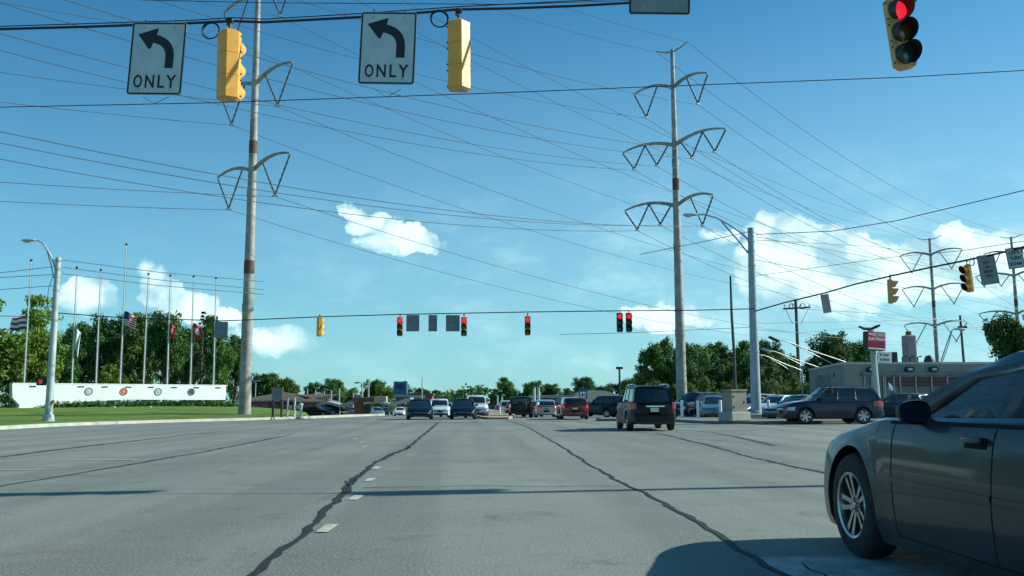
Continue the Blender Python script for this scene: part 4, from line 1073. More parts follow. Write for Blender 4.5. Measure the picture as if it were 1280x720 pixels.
# ---- transmission towers --------------------------------------------------
T1 = at(306, 64.2); T2 = at(852.5, 70); T3 = at(1175, 132); T4 = at(1279.5, 128)
dA = (T3 - T1); dA.z = 0
perp = HR * .73 - HF * .684      # to the right and nearer
def zrow(T, px, py):
    r = ray(px, py); d = HF.dot(T); return P(px, py, d).z - T.z
def tower(T, px, rows, top, r0, r1, label, toparm=None):
    """rows: (py, [(side, length_frac of Vs)...])"""
    t = empty('transmission_tower', T, 0, label, 'transmission tower')
    H = top
    mb = MB(); n = 12; pts = [Vector((0, 0, H * i / n)) for i in range(n + 1)]
    mb.tube(pts, [r0 + (r1 - r0) * i / n for i in range(n + 1)], 20); mb.build('pole', M_tower, t)
    for f in (.22, .45, .68): MB().lathe([(r0 + (r1-r0)*f, -.25), (r0 + (r1-r0)*f + .035, -.25), (r0 + (r1-r0)*f + .035, .25), (r0 + (r1-r0)*f, .25)], 20, Matrix.Translation((0, 0, H*f))).build('pole_joint', M_tower, t, 0)
    MB().lathe([(0, 0), (r0 * 1.7, 0), (r0 * 1.7, .15), (r0 * 1.2, .2)], 20).build('base_plate', M_tower, t, 0)
    for f in ((.30, .545) if H > 30 else (.62,)): rq = r0 + (r1 - r0) * f; MB().lathe([(rq, -.5), (rq + .02, -.45), (rq + .02, .45), (rq, .5)], 20, Matrix.Translation((0, 0, H * f))).build('rust_band', M_rust, t, 0)
    att = []
    for z, LEN, vs in rows:
        for sg in (-1, 1):
            n = 10; L = LEN[0] if sg < 0 else LEN[1]
            zf = lambda f: .62 * math.sin(f * math.pi * .86) ** .8 + .1 * f
            prof = [(q / n, zf(q / n)) for q in range(n + 1)]
            pts = [perp * (sg * L * f) + Vector((0, 0, z + zz)) for f, zz in prof]
            arm = MB().tube(pts, [.17 - .10 * q / n for q in range(n + 1)], 8).build('arm', M_tower, t)
            for (fi, fo, side) in vs:
                if side and side != sg: continue
                a = perp * (sg * L * fi) + Vector((0, 0, z + zf(fi) - .08)); b = perp * (sg * L * fo) + Vector((0, 0, z + zf(fo) - .08))
                c_ = perp * (sg * L * (fi + fo) / 2) + Vector((0, 0, z + zf((fi+fo)/2) - 2.55 * (fo - fi) / .62))
                for e in (a, b):
                    ins = MB(); k_ = 14; ip = [e.lerp(c_, q / k_) for q in range(k_ + 1)]
                    ins.tube(ip, [.03 if q in (0, k_) else (.085 if q % 2 else .055) for q in range(k_ + 1)], 6); ins.build('insulator', M_insul, arm, 60)
                MB().box(c_ + Vector((0, 0, -.06)), (.35, .12, .12), rz=math.atan2(dA.y, dA.x)).build('conductor_clamp', M_insul, arm, 0)
                att.append(T + c_ + Vector((0, 0, -.12)))
    if toparm:
        ta = MB()
        for sg in (-1, 1): ta.tube([Vector((0, 0, H - .2)), perp * (sg * toparm * .5) + Vector((0, 0, H - .05)), perp * (sg * toparm) + Vector((0, 0, H + .25))], [.07, .06, .04], 6); att.append(T + perp * (sg * toparm) + Vector((0, 0, H + .2)))
        ta.build('ground_wire_arm', M_tower, t)
    return att
zz = [zrow(T1, 316, 214), zrow(T1, 319, 106), zrow(T1, 323, -2)]
attA = tower(T1, 306, [(zz[0], (5.0, 4.9), [(.28, 1, 0)]), (zz[1], (5.0, 4.9), [(.28, 1, 0)]), (zz[2], (5.0, 4.9), [(.28, 1, 0)])], zz[2] + 5, .44, .15, 'tall steel power pole on the lawn corner at left, its top out of the picture', 1.6)
zr3 = [zrow(T3, 1172, y) for y in (408, 362, 319)]
attA3 = tower(T3, 1175, [(z, (4.4, 4.4), [(.28, 1, 0)]) for z in zr3], zrow(T3, 1167, 298), .34, .18, 'distant steel power pole behind the dealer roof with three pairs of arms', 1.7)
zb = [zrow(T2, 848, 258), zrow(T2, 846, 182), zrow(T2, 843, 110)]
attB = tower(T2, 852, [(zb[0], (5.0, 3.3), [(.10, .52, -1), (.52, 1, -1), (.4, 1, 1)]), (zb[1], (5.1, 4.6), [(.12, .56, 0), (.56, 1, 0)]), (zb[2], (3.8, 3.2), [(.4, 1, 0)])], zrow(T2, 841, 62), .43, .15, 'tall steel power pole in the middle right with a small crossbar at its top', 1.5)
zt = [zrow(T4, 1279, y) for y in (393, 345, 318)]
attB4 = tower(T4, 1279, [(zt[0], (5.0, 3.3), [(.10, .52, -1), (.52, 1, -1), (.4, 1, 1)]), (zt[1], (5.1, 4.6), [(.12, .56, 0), (.56, 1, 0)]), (zt[2], (3.8, 3.2), [(.4, 1, 0)])], zrow(T4, 1279, 296), .36, .16, 'distant steel power pole at the right edge of the picture', 1.5)
def conductors(a, b, grp, lab):
    for p, q in zip(a, b):
        d = q - p; dh = Vector((d.x, d.y, 0)); prev = p - dh + Vector((0, 0, .3)); nxt = q + dh * 1.3
        wire('power_line', [prev, p, q, nxt], .021, lab, 'power line', grp, sag=[3.1, 3.1, 4.2], n=22)
conductors(attA, attA3, 'conductors of the left and far power poles', 'thin power line strung on the tall steel power pole on the lawn')
conductors(attB, attB4, 'conductors of the middle power pole', 'thin power line strung on the middle right steel power pole with the small top crossbar')

# ---- wooden poles ----------------------------------------------------------
def wood_pole(px, d, ytop, label, cross=None, r=.16, m=M_wood, ptop=None):
    B_ = at(px, d); t = empty('utility_pole', B_, 0, label, 'utility pole'); top = P(ptop or px, ytop, d) - B_
    MB().tube([Vector((0, 0, 0)), top], [r, r * .7], 10).build('pole', m, t)
    if cross:
        x0, x1, y = cross; MB().tube([P(x0, y + 1, d) - B_, P(x1, y - 1, d) - B_], .09, 4).build('crossarm', m, t, 0)
        for a, b in ((x0 + 3, x0 + 12), (x1 - 3, x1 - 12)): MB().tube([P(a, y + 2, d - .1) - B_, P(b, y + 20, d - .1) - B_], .03, 4).build('crossarm_brace', M_steel, t, 0)
        for i in range(4):
            xx = x0 + (x1 - x0) * (i + .15) / 3.3; c_ = P(xx, y - 2.5, d) - B_
            MB().lathe([(.03, -.18), (.03, 0), (.08, .02), (.05, .06), (.08, .10), (.03, .16)], 8, Matrix.Translation(c_)).build('pin_insulator', M_insul, t, 40)
    return t, B_
wood_pole(1000, 94, 374, 'wooden utility pole with a crossarm left of the dealer building', (979, 1013, 385), ptop=994.5, r=.2)
wt, wb_ = wood_pole(1209, 100, 394, 'dark wooden pole behind the dealer roof right of the distant power pole', None, ptop=1200)
MB().box(P(1203, 409, 99.6) - wb_, (1.0, .3, .25), bev=.05).build('transformer', M_dark, wt, 30)
# lamp on the twin-rod bracket behind the roof
B_ = at(1176, 96); t = empty('street_lamp', B_, 0, 'lamp on a slanting twin-rod bracket rising behind the dealer roof', 'street lamp')
MB().tube([Vector((0, 0, 0)), P(1176, 452, 96) - B_, P(1184, 428, 96) - B_, P(1190, 413, 96) - B_, P(1194, 411, 96) - B_], .06, 6).build('bracket', M_lpole, t)
MB().tube([P(1178, 452, 96) - B_, P(1186, 430, 96) - B_, P(1190, 413, 96) - B_], .05, 6).build('bracket_rod', M_lpole, t)
lamp_head(t, P(1192, 411.5, 96) - B_, HR, s=1.6)

# ---- local wires -----------------------------------------------------------
LW = 'local service wires'
tL = b0 + lean1
for i, (a, b) in enumerate((((78, 325), (330, 352)), ((78, 334), (330, 362)), ((78, 342), (330, 368)))):
    wire('service_wire', [P(*a, DL), P(200, (a[1] + b[1]) / 2 + 2, 56), P(*b, 64)], .022, ['upper', 'middle', 'lower'][i] + ' one of three wires between the left lamp pole and the steel power pole', 'wire', LW)
for i, (y0, y1) in enumerate(((341, 333), (347, 343), (362, 357))):
    wire('service_wire', [P(-200, y0 + 14, 50), P(0, y0, 51), P(70, y1, DL)], .018, ['upper', 'middle', 'lower'][i] + ' one of three service wires running left from the left lamp pole', 'wire', LW)
wire('service_wire', [P(-200, 388, 50), P(0, 395, 51), P(66, 396, DL)], .02, 'service wire leaving the left edge of the picture at the height of the flags', 'wire', LW)
wire('service_wire', [P(945, 293, D_), P(1040, 289, 48), P(1120, 276, 44), P(1280, 238, 36), P(1500, 170, 28)], .022, 'service wire sweeping up to the right edge of the picture from the right lamp pole', 'wire', LW)
wire('service_wire', [P(800, 318, 56), P(880, 302, 54), P(935, 290, D_)], .02, 'short service wire reaching the top of the right lamp pole from the left', 'wire', LW)
for i, (y0, y1, y2) in enumerate(((300, 308, 330), (296, 322, 352), (325, 352, 388))):
    wire('service_wire', [P(945, y0, D_), P(1090, y1, 75), P(1280, y2, 105)], .022, ['uppermost', 'middle', 'lowest'][i] + ' one of three service wires falling to the right from the right lamp pole', 'wire', LW)
for i, (a, b, c_) in enumerate((((948, 412), (1000, 416), (1075, 409)), ((948, 404), (1060, 402), (1200, 399)), ((1000, 386), (1100, 392), (1300, 410)))):
    wire('service_wire', [P(*a, 70), P(*b, 90), P(*c_, 100)], .028, ['lowest', 'middle', 'highest'][i] + ' one of three far wires passing left to right behind the dealer sign', 'wire', LW)
wire('service_wire', [P(1203, 398, 100), P(1240, 425, 100), P(1300, 450, 100)], .03, 'guy wire slanting down to the right from the dark wooden pole', 'wire', LW)
wire('service_wire', [P(700, 418, 90), P(790, 416, 90), P(940, 409, 90)], .025, 'faint far wire between the close signal pair and the right lamp pole', 'wire', LW)
# ================================================================== TREES, PLANTS, BUILDINGS
def leaf_mat(name, c0, c1):
    m, k, b = new_mat(name)
    geo = k.new('ShaderNodeNewGeometry'); tc = k.new('ShaderNodeTexCoord').outputs['Object']; oi = k.new('ShaderNodeObjectInfo')
    rnd = geo.outputs['Random Per Island']
    c = k.mix(rnd, c0, c1)
    c = k.mix(k.ramp(k.noise(tc, .45, 3), .4, .65), c, k.mix(.5, c, tuple(x * 1.5 for x in c1)))
    c = k.mix(k.math('MULTIPLY', oi.outputs['Random'], .45), c, (.05, .085, .012))
    k.put(b.inputs['Base Color'], c); b.inputs['Roughness'].default_value = .6; b.inputs['Specular IOR Level'].default_value = .3
    tr = k.new('ShaderNodeBsdfTranslucent'); k.l.new(c, tr.inputs[0]); mx = k.new('ShaderNodeMixShader'); mx.inputs[0].default_value = .28
    k.l.new(b.outputs[0], mx.inputs[1]); k.l.new(tr.outputs[0], mx.inputs[2]); k.l.new(mx.outputs[0], k.n['Material Output'].inputs[0])
    return m
L_mid = leaf_mat('broad_leaves', (.05, .12, .02), (.13, .22, .035))
L_dark = leaf_mat('dark_leaves', (.035, .09, .02), (.085, .155, .03))
L_lite = leaf_mat('light_leaves', (.09, .17, .02), (.20, .28, .035))
L_fir = leaf_mat('needles', (.020, .045, .020), (.040, .075, .028))
L_scrub = leaf_mat('scrub_leaves', (.07, .12, .02), (.15, .19, .035))
M_bark = mat('bark', (.10, .08, .06), .9, var=.3, scale=4, bump=.6)

def leaves_mesh(name, centers, radii, per, size, m, rng, flat=.0, squash=1.0):
    """clumps of leaf-sized quads"""
    n = len(centers) * per
    C = np.repeat(np.array(centers), per, 0); Rr = np.repeat(np.array(radii), per)[:, None]
    d = rng.normal(size=(n, 3)); d /= np.linalg.norm(d, axis=1)[:, None]
    rad = rng.random((n, 1)) ** .45
    Pp = C + d * rad * Rr * np.array([1, 1, squash])
    nrm = d * .7 + rng.normal(size=(n, 3)) * .6 + np.array([0, 0, .35]); nrm /= np.linalg.norm(nrm, axis=1)[:, None]
    a = np.cross(nrm, rng.normal(size=(n, 3))); a /= np.linalg.norm(a, axis=1)[:, None]; b = np.cross(nrm, a)
    s = size * (.55 + .9 * rng.random((n, 1)))
    q = np.stack([Pp - a*s*.5, Pp - b*s*.32, Pp + a*s*.55, Pp + b*s*.32], 1).reshape(-1, 3)
    me = bpy.data.meshes.new(name); me.vertices.add(4*n); me.vertices.foreach_set('co', q.astype('f').ravel())
    me.loops.add(4*n); me.loops.foreach_set('vertex_index', np.arange(4*n, dtype='i')); me.polygons.add(n)
    me.polygons.foreach_set('loop_start', np.arange(0, 4*n, 4, dtype='i')); me.polygons.foreach_set('loop_total', np.full(n, 4, dtype='i'))
    me.materials.append(m); me.update(calc_edges=True); me.validate(); return me

def crown_points(rng, n, rx, rz, z0, shape='round', lobes=7):
    L = []
    for i in range(lobes):
        a = rng.random() * 2 * math.pi; rr = rx * .6 * math.sqrt(rng.random()); zz = z0 + rz * (.25 + 1.4 * rng.random())
        f = 1 - abs((zz - z0) / rz - 1) * .35
        L.append((rr * math.cos(a) * f, rr * math.sin(a) * f, zz, rx * (.38 + .24 * rng.random())))
    pts = []
    while len(pts) < n:
        l = L[rng.integers(lobes)]
        d = rng.normal(size=3); d /= np.linalg.norm(d)
        if d[2] < -.5 and rng.random() < .5: continue
        r = l[3] * (.55 + .5 * rng.random())
        p = np.array(l[:3]) + d * r * np.array([1, 1, .85])
        if p[2] < z0 * .4: continue
        pts.append(tuple(p))
    return pts, L

def proto_tree(kind, seed):
    """returns (trunk_mesh, crown_mesh), about 10 m tall"""
    rng = np.random.default_rng(seed); tb = MB()
    if kind in ('broad', 'dark', 'lite', 'locust'):
        H = 10; z0 = 1.5 if kind != 'locust' else 1.3; rx = 4.0 if kind != 'dark' else 3.7; rz = (H - z0) / 2
        npt = 230 if kind != 'locust' else 230
        pts, lob = crown_points(rng, npt, rx, rz, z0, lobes=12)
        mz = max(p[2] for p in pts); pts = [(x, y, z * (H - .5) / mz) for x, y, z in pts]
        m = {'broad': L_mid, 'dark': L_dark, 'lite': L_lite, 'locust': L_lite}[kind]
        rad = [.5 + .5 * rng.random() for _ in pts]
        sq = .8 if kind != 'locust' else .55
        if kind == 'locust': rad = [.75 + .55 * rng.random() for _ in pts]
        me = leaves_mesh('crown', pts, rad, 80, .30, m, rng, squash=sq)
        tb.tube([(0, 0, -.2), (.03, 0, .3), (.08, .05, z0), (.12, .1, z0 + rz * .9), (.1, .12, H * .82)], [.34, .26, .21, .12, .03], 10)
        for (x, y, z, r) in lob:
            h0 = z0 * (.7 + .5 * rng.random()); tb.tube([(.06, .04, h0), (x * .4, y * .4, h0 + (z - h0) * .55), (x * .95, y * .95, z), (x * 1.3, y * 1.3, z + r * .5)], [.12, .08, .045, .015], 6)
    elif kind == 'fir':
        H = 10; pts, rad = [], []
        tb.tube([(0, 0, -.2), (0, 0, H * .5), (0, 0, H - .1)], [.22, .13, .02], 8)
        for i in range(26):
            z = 1.0 + (H - 1.2) * i / 25; R0 = 2.3 * (1 - i / 26) + .15
            for k_ in range(max(3, int(R0 * 4))):
                a = rng.random() * 6.28; r = R0 * (.45 + .55 * rng.random()); pts.append((r * math.cos(a), r * math.sin(a), z - r * .22)); rad.append(.16 + .22 * R0 / 2.3)
            if i % 2 == 0: a = rng.random() * 6.28; tb.tube([(0, 0, z), (R0 * .8 * math.cos(a), R0 * .8 * math.sin(a), z - .3)], [.04, .01], 5)
        me = leaves_mesh('crown', pts, rad, 55, .17, L_fir, rng, squash=.6)
    else:  # shrub
        pts, lob = crown_points(rng, 60, 3.4, 2.2, .4, lobes=8); pts = [(x, y, max(.25, z * .9)) for x, y, z in pts]
        me = leaves_mesh('crown', pts, [.45 + .45 * rng.random() for _ in pts], 70, .25, L_scrub, rng, squash=.9)
        for i in range(6): a = rng.random() * 6.28; tb.tube([(0, 0, -.1), (math.cos(a) * .8, math.sin(a) * .8, 1.2), (math.cos(a) * 1.6, math.sin(a) * 1.6, 2.6)], [.06, .04, .015], 5)
    to = tb.build('trunk', M_bark); tm = to.data; bpy.data.objects.remove(to)
    return tm, me
PROTO = {}
for kd, seeds in (('broad', (3, 8, 15)), ('dark', (21, 34, 47)), ('lite', (55, 61)), ('locust', (70,)), ('fir', (81,)), ('shrub', (90, 93))): PROTO[kd] = [proto_tree(kd, s_) for s_ in seeds]
TN = {'broad': 'leafy_tree', 'dark': 'leafy_tree', 'lite': 'leafy_tree', 'locust': 'locust_tree', 'fir': 'fir_tree', 'shrub': 'shrub'}
_tc = 0
def tree(kind, px, d, ytop, wpx, label, group=None, z=None, dz=0.0):
    """height from the pixel row of its top, width in pixels"""
    global _tc; _tc += 1
    B_ = at(px, d, z); h = P(px, ytop, d).z - B_.z; base_h = 10.0 if kind != 'shrub' else 4.6
    pw = {'broad': 9.2, 'dark': 8.8, 'lite': 9.2, 'locust': 9.8, 'fir': 4.8, 'shrub': 8.2}[kind]
    sx = (wpx * d / F) / pw; sz = h / base_h
    tm, cm = PROTO[kind][_tc % len(PROTO[kind])]
    t = empty(TN[kind], B_, _tc * 2.4, label, 'shrub' if kind == 'shrub' else 'tree', group); t.scale = (sx, sx, sz)
    for nm, me in (('trunk', tm), ('crown', cm)):
        o = bpy.data.objects.new(nm, me); COL.objects.link(o); o.parent = t
    return t

GL = 'trees behind the flagpoles'; zl = .4
tree('locust', -28, 88, 345, 165, 'big feathery light green tree at the left edge of the picture', z=.3)
tree('locust', 30, 94, 366, 105, 'light green feathery tree behind the leftmost flagpole', z=.5)
tree('dark', 98, 112, 402, 78, 'dark tree just right of the left lamp pole', GL, z=zl)
tree('dark', 136, 108, 392, 80, 'dark tree between the second and third flagpoles', GL, z=zl)
tree('broad', 172, 112, 389, 74, 'round-topped tree behind the tallest flagpole', GL, z=zl)
tree('dark', 205, 106, 388, 72, 'dark tree behind the fifth flagpole from the left', GL, z=zl)
tree('fir', 250, 100, 388, 46, 'pointed fir among the trees behind the flags', None, z=zl)
tree('broad', 272, 110, 393, 62, 'green tree at the right end of the row behind the monument', GL, z=zl)
tree('dark', 294, 118, 418, 42, 'dark tree just left of the tall steel power pole on the lawn', GL, z=0)
tree('lite', 140, 98, 454, 44, 'low light green tree between the flagpoles above the white monument', GL, z=zl)
tree('dark', 75, 100, 425, 60, 'dark tree partly hidden by the left lamp pole', GL, z=zl)
tree('dark', 232, 118, 410, 70, 'dark tree filling the gap behind the two red flags', GL, z=zl)
tree('shrub', 12, 88, 462, 90, 'dark green shrub at the left end of the monument', None, z=.5)
tree('shrub', -40, 80, 470, 110, 'shrub at the foot of the big feathery tree', None, z=.4)
GF = 'far trees on the left'
tree('dark', 330, 255, 466, 60, 'dark far tree above the left end of the brown roof', GF)
tree('lite', 362, 250, 472, 46, 'light green far tree above the brown roof', GF)
tree('dark', 388, 290, 477, 40, 'far tree over the right end of the brown roof', GF)
tree('broad', 415, 290, 472, 44, 'tallest far tree above the zigzag canopy', GF)
tree('broad', 440, 320, 484, 34, 'low far tree left of the menu kiosk', GF)
tree('dark', 466, 300, 473, 36, 'far tree right of the tall pole by the kiosk', GF)
tree('lite', 482, 285, 479, 30, 'light green far tree left of the blue drive-in sign', GF)
tree('dark', 502, 310, 476, 30, 'dark far tree behind the blue drive-in sign', GF)
tree('dark', 525, 360, 484, 36, 'far tree above the leftmost oncoming crossover', GF)
tree('broad', 550, 380, 487, 36, 'far tree above the gap between the oncoming cars', GF)
tree('dark', 572, 420, 491, 30, 'small far tree above the dark oncoming hatchback', GF)
tree('broad', 590, 520, 499, 20, 'smallest far tree where the road disappears, left side', GF)
GC = 'far trees on the right'
tree('dark', 609, 480, 499, 22, 'smallest far tree where the road disappears, right side', GC)
tree('dark', 620, 330, 489, 28, 'low dark far tree left of the taller one over the median', GC)
tree('broad', 637, 260, 471, 38, 'tall round far tree above the boxy off-roader', GC)
tree('broad', 666, 260, 475, 36, 'far tree behind the two white lot lamps', GC)
tree('dark', 688, 280, 479, 38, 'dark far tree above the silver hatchback', GC)
tree('broad', 712, 300, 485, 30, 'low far tree above the red sport utility vehicle', GC)
tree('dark', 730, 210, 471, 44, 'dark far tree behind the route shield sign', GC)
tree('broad', 757, 190, 479, 42, 'far tree above the parked crossover in side view', GC)
tree('dark', 780, 150, 474, 50, 'dark tree over the roof of the black vehicle driving away', GC)
tree('broad', 800, 140, 465, 60, 'tree between the far lot lamp and the tall steel power pole', GC)
GR = 'large trees behind the car lot'
tree('broad', 826, 105, 421, 66, 'large tree leaning out left of the middle steel power pole', GR)
tree('dark', 846, 112, 430, 60, 'dark tree right behind the middle steel power pole', GR)
tree('broad', 872, 104, 426, 58, 'tree just right of the middle steel power pole', GR)
tree('dark', 898, 108, 427, 54, 'tree left of the thin dark pole', GR)
tree('broad', 926, 106, 425, 58, 'tree between the thin dark pole and the right lamp pole', GR)
tree('dark', 958, 110, 424, 66, 'dark tree right of the right lamp pole', GR)
tree('broad', 984, 116, 436, 50, 'tree at the right end of the row, behind the wooden utility pole', GR)
tree('dark', 905, 98, 445, 60, 'lower tree above the concrete cabinet', GR)
tree('dark', 860, 96, 448, 60, 'lower tree above the parked navy crossover', GR)
tree('dark', 945, 98, 446, 60, 'lower tree behind the foot of the right lamp pole', GR)
tree('dark', 1050, 120, 413, 78, 'tree behind the dealer building left of its sign', None)
tree('broad', 1078, 128, 424, 60, 'tree behind the dealer sign', None)
tree('dark', 1018, 118, 446, 40, 'low tree against the left corner of the dealer building', None)
tree('dark', 1272, 84, 390, 84, 'dark tree over the dealer roof at the right edge of the picture', None)
tree('broad', 1318, 80, 384, 80, 'tree just outside the right edge of the picture', None)
for i, (px, yt) in enumerate(((790, 482), (822, 478), (856, 476), (884, 474), (912, 476), (938, 475), (966, 474), (992, 473), (1012, 478))):
    tree('shrub', px, 86 - (i % 3) * 3, yt, 44, ['sunlit scrub bush behind the black vehicle driving away', 'sunlit scrub bush left of the middle power pole', 'sunlit scrub bush right of the middle power pole', 'sunlit scrub bush behind the navy crossover', 'sunlit scrub bush behind the concrete cabinet', 'sunlit scrub bush behind the lamp pole foot', 'sunlit scrub bush behind the white hatchback', 'sunlit scrub bush behind the dark green sedan', 'sunlit scrub bush beside the dealer building'][i], 'scrub bushes along the back of the lot')
# far-off mass of trees closing the horizon
rng = np.random.default_rng(5); pts = []; rad = []
for i in range(620):
    px = -250 + 1900 * i / 620; d = 430 + 60 * rng.random(); q = at(px, d)
    top = 7 + 4.5 * math.sin(i * .11) * math.sin(i * .037) + 3 * rng.random()
    for z in (1.5, top * .5, top): pts.append((q.x + rng.normal(), q.y + rng.normal() * 3, q.z + z)); rad.append(2.6)
me = leaves_mesh('treeline', pts, rad, 34, 1.5, L_dark, rng); o = bpy.data.objects.new('treeline', me); COL.objects.link(o)
tag(o, 'far-off continuous wood closing the horizon behind everything', 'wood', kind='stuff')

# hedges -------------------------------------------------------------
def hedge(a, b, dep, h, label, m=L_dark, z=.7):
    A, B_ = Vector(a), Vector(b); n = int((B_ - A).length / .45); rng = np.random.default_rng(int(abs(A.x * 7)) + 3)
    pts, rad = [], []
    for i in range(n + 1):
        p = A.lerp(B_, i / n) - A
        for k_ in range(3): pts.append((p.x + rng.normal() * .1, p.y + rng.normal() * dep * .35, h * (.2 + .3 * k_) + rng.normal() * .04)); rad.append(.26)
    o = bpy.data.objects.new('hedge', leaves_mesh('hedge', pts, rad, 70, .13, m, rng)); COL.objects.link(o); o.location = A
    return tag(o, label, 'hedge')

# monument ------------------------------------------------------------
M_white = mat('white_painted_concrete', (.86, .87, .82), .6, var=.05, scale=.7, dirt=.12)
mA = P(17, 500, 82); mB = P(282, 500, 95.5); zg = .78
mA.z = mB.z = zg
t = empty('monument', mA, math.atan2(mB.y - mA.y, mB.x - mA.x), 'long low white monument wall carrying round emblems below the flagpoles', 'monument')
LM = (mB - mA).length
def mz(px, py, d): return P(px, py, d).z - zg
zt0, zt1 = mz(17, 480.5, 83.5), mz(282, 481.3, 93.5); ztop = (zt0 + zt1) / 2
zb_m = mz(150, 499.5, 88.5)
prof = [(-.2, ztop), (-.1, .95), (.5, .30), (.45, -.2), (2.7, -.2), (2.7, .25), (3.4, zb_m - .55), (6, zb_m - .18), (10, zb_m), (LM, zb_m - .05), (LM, ztop)]
MB().prism(prof, 0, 1.1).build('wall', M_white, t, 20)
MB().box((LM / 2, .6, ztop + .04), (LM + .3, 1.25, .08)).build('coping', M_white, t, 0)
pole_px = [(30, 479, 39, 327), (90, 480, 96, 336), (120, 480, 126, 339), (150, 480, 158, 307), (179, 481, 185.5, 344), (209, 481, 213, 346), (238, 481, 242, 347), (267, 481, 270, 349)]
for i, (bx, by, tx, ty) in enumerate(pole_px): MB().box((0, 0, 0), (.55, .06, .10)).build('name_plate', M_black, t, 0).location = ((P(bx, 484, 82.2 + 13.2 * bx / 282) - mA).dot(Vector((mB - mA).normalized())) + .45, -.02, ztop - .22)
for px, mm, rm in ((106, mat('emblem_gold', (.55, .50, .38), .5), M_white), (150, mat('emblem_red', (.45, .12, .09), .5), M_white), (194, mat('emblem_blue', (.30, .42, .46), .5), M_white), (237, mat('emblem_navy', (.05, .08, .10), .5), M_white)):
    u = (P(px, 490, 82.2 + 13.2 * px / 282) - mA).dot((mB - mA).normalized()); T = Matrix.Translation((u, -.02, (ztop + zb_m) / 2 + .05)) @ Matrix.Rotation(math.pi / 2, 4, 'X')
    o = MB().lathe([(.27, .01), (.36, .03), (.37, 0)], 24, T).build('emblem', mat('emblem_rim', (.12, .14, .13), .5) if px != 150 else mm, t, 0)
    MB().lathe([(0, .012), (.27, .01)], 24, T).build('emblem_field', mm if px in (150, 237) else M_sign, o, 0)
    MB().lathe([(0, .03), (.09, .03), (.13, .015)], 8, T).build('emblem_crest', mm if px not in (150,) else mat('crest_gold', (.5, .38, .2), .5), o, 0)
hedge(P(58, 505, 83.2) * 1, P(288, 505, 94.5) * 1, 1.0, .62, 'low dark clipped hedge under the white monument wall')
for o in [x for x in bpy.data.objects if x.name.startswith('hedge')]: o.location.z = .70
# stones in the hedge bed
for px, lb in ((141, 'left'), (186, 'right')):
    q = P(px, 509, 82.5); tag(MB().box((0, 0, 0), (.5, .3, .22), bev=.08).build('rock', M_conc), '%s one of two pale stones lying before the hedge' % lb, 'rock').location = (q.x, q.y, .80)
# flagpoles and flags
M_fpole = mat('flagpole_aluminium', (.50, .52, .50), .4, .5, var=.1, dirt=.15)
POS = ['leftmost flagpole, in front of the feathery tree', 'second flagpole from the left, with a limp pale flag', 'third flagpole from the left, bare', 'tallest flagpole, fourth from the left', 'fifth flagpole from the left, bare', 'sixth flagpole from the left, with a red flag', 'seventh flagpole from the left, with a red and white flag', 'rightmost flagpole, behind the square grey sign']
tops = []
for (bx, by, tx, ty), lb in zip(pole_px, POS):
    d = 83.5 + 12.5 * bx / 282; B_ = P(bx, by, d); B_ = Vector((B_.x, B_.y, zg)); top = P(tx, ty, d) - B_
    t = empty('flagpole', B_, 0, lb, 'flagpole', 'flagpoles behind the white monument')
    MB().tube([Vector((0, 0, 0)), top], [.095, .05], 10).build('pole', M_fpole, t)
    MB().lathe([(0, -.14), (.10, -.08), (.14, 0), (.10, .08), (0, .14)], 10, Matrix.Translation(top + Vector((0, 0, .12)))).build('finial', M_dark, t, 60)
    MB().tube([Vector((.16, 0, 1.0)), top + Vector((.13, 0, -.1))], .012, 4).build('halyard', M_wire, t)
    tops.append((B_, top))
def flag(i, py, w, h, cols, label, limp=.5, side=1, mname='flag_cloth'):
    B_, top = tops[i]; z = P(pole_px[i][0], py, 83.5 + 12.5 * pole_px[i][0] / 282).z; f = (z - B_.z) / top.z; base = B_ + top * f
    m, k, b = new_mat(mname); b.inputs['Roughness'].default_value = .8
    tc = k.new('ShaderNodeTexCoord').outputs['UV']; s_ = k.new('ShaderNodeSeparateXYZ'); k.l.new(tc, s_.inputs[0]); u, v = s_.outputs[0], s_.outputs[1]
    k.put(b.inputs['Base Color'], cols(k, u, v))
    nu, nv = 18, 14; me = bpy.data.meshes.new('flag'); vs = []; uvs = []
    for a in range(nu + 1):
        for c_ in range(nv + 1):
            U, V = a / nu, c_ / nv
            x = side * w * U * (1 - limp * .35); y = .16 * math.sin(U * 9 + V * 2.2) * U * (1 + limp); zz_ = -V * h - limp * h * .55 * U ** 1.3 + .05 * math.sin(U * 7)
            vs.append((x + .08 * side, y, zz_)); uvs.append((U, 1 - V))
    fs = [(a*(nv+1)+c_, (a+1)*(nv+1)+c_, (a+1)*(nv+1)+c_+1, a*(nv+1)+c_+1) for a in range(nu) for c_ in range(nv)]
    me.from_pydata(vs, [], fs); ul = me.uv_layers.new(name='UVMap')
    for l in me.loops: ul.data[l.index].uv = uvs[l.vertex_index]
    me.polygons.foreach_set('use_smooth', [True] * len(me.polygons)); me.materials.append(m); o = bpy.data.objects.new('flag', me); COL.objects.link(o); o.location = base
    sd = o.modifiers.new('cloth_thickness', 'SOLIDIFY'); sd.thickness = .012
    return tag(o, label, 'flag', 'flags on the flagpoles')
def stripes(k, u, v, n, a, b): return k.mix(k.math('GREATER_THAN', k.math('FRACT', k.math('MULTIPLY', v, n)), .5), a, b)
RD, WH, BU = (.42, .03, .05), (.68, .68, .66), (.02, .04, .16)
flag(0, 396, 1.5, 1.2, lambda k, u, v: k.mix(k.math('LESS_THAN', v, .2), stripes(k, u, v, 2.4, RD, WH), BU), 'small red, white and blue striped flag on the leftmost flagpole', .15, -1)
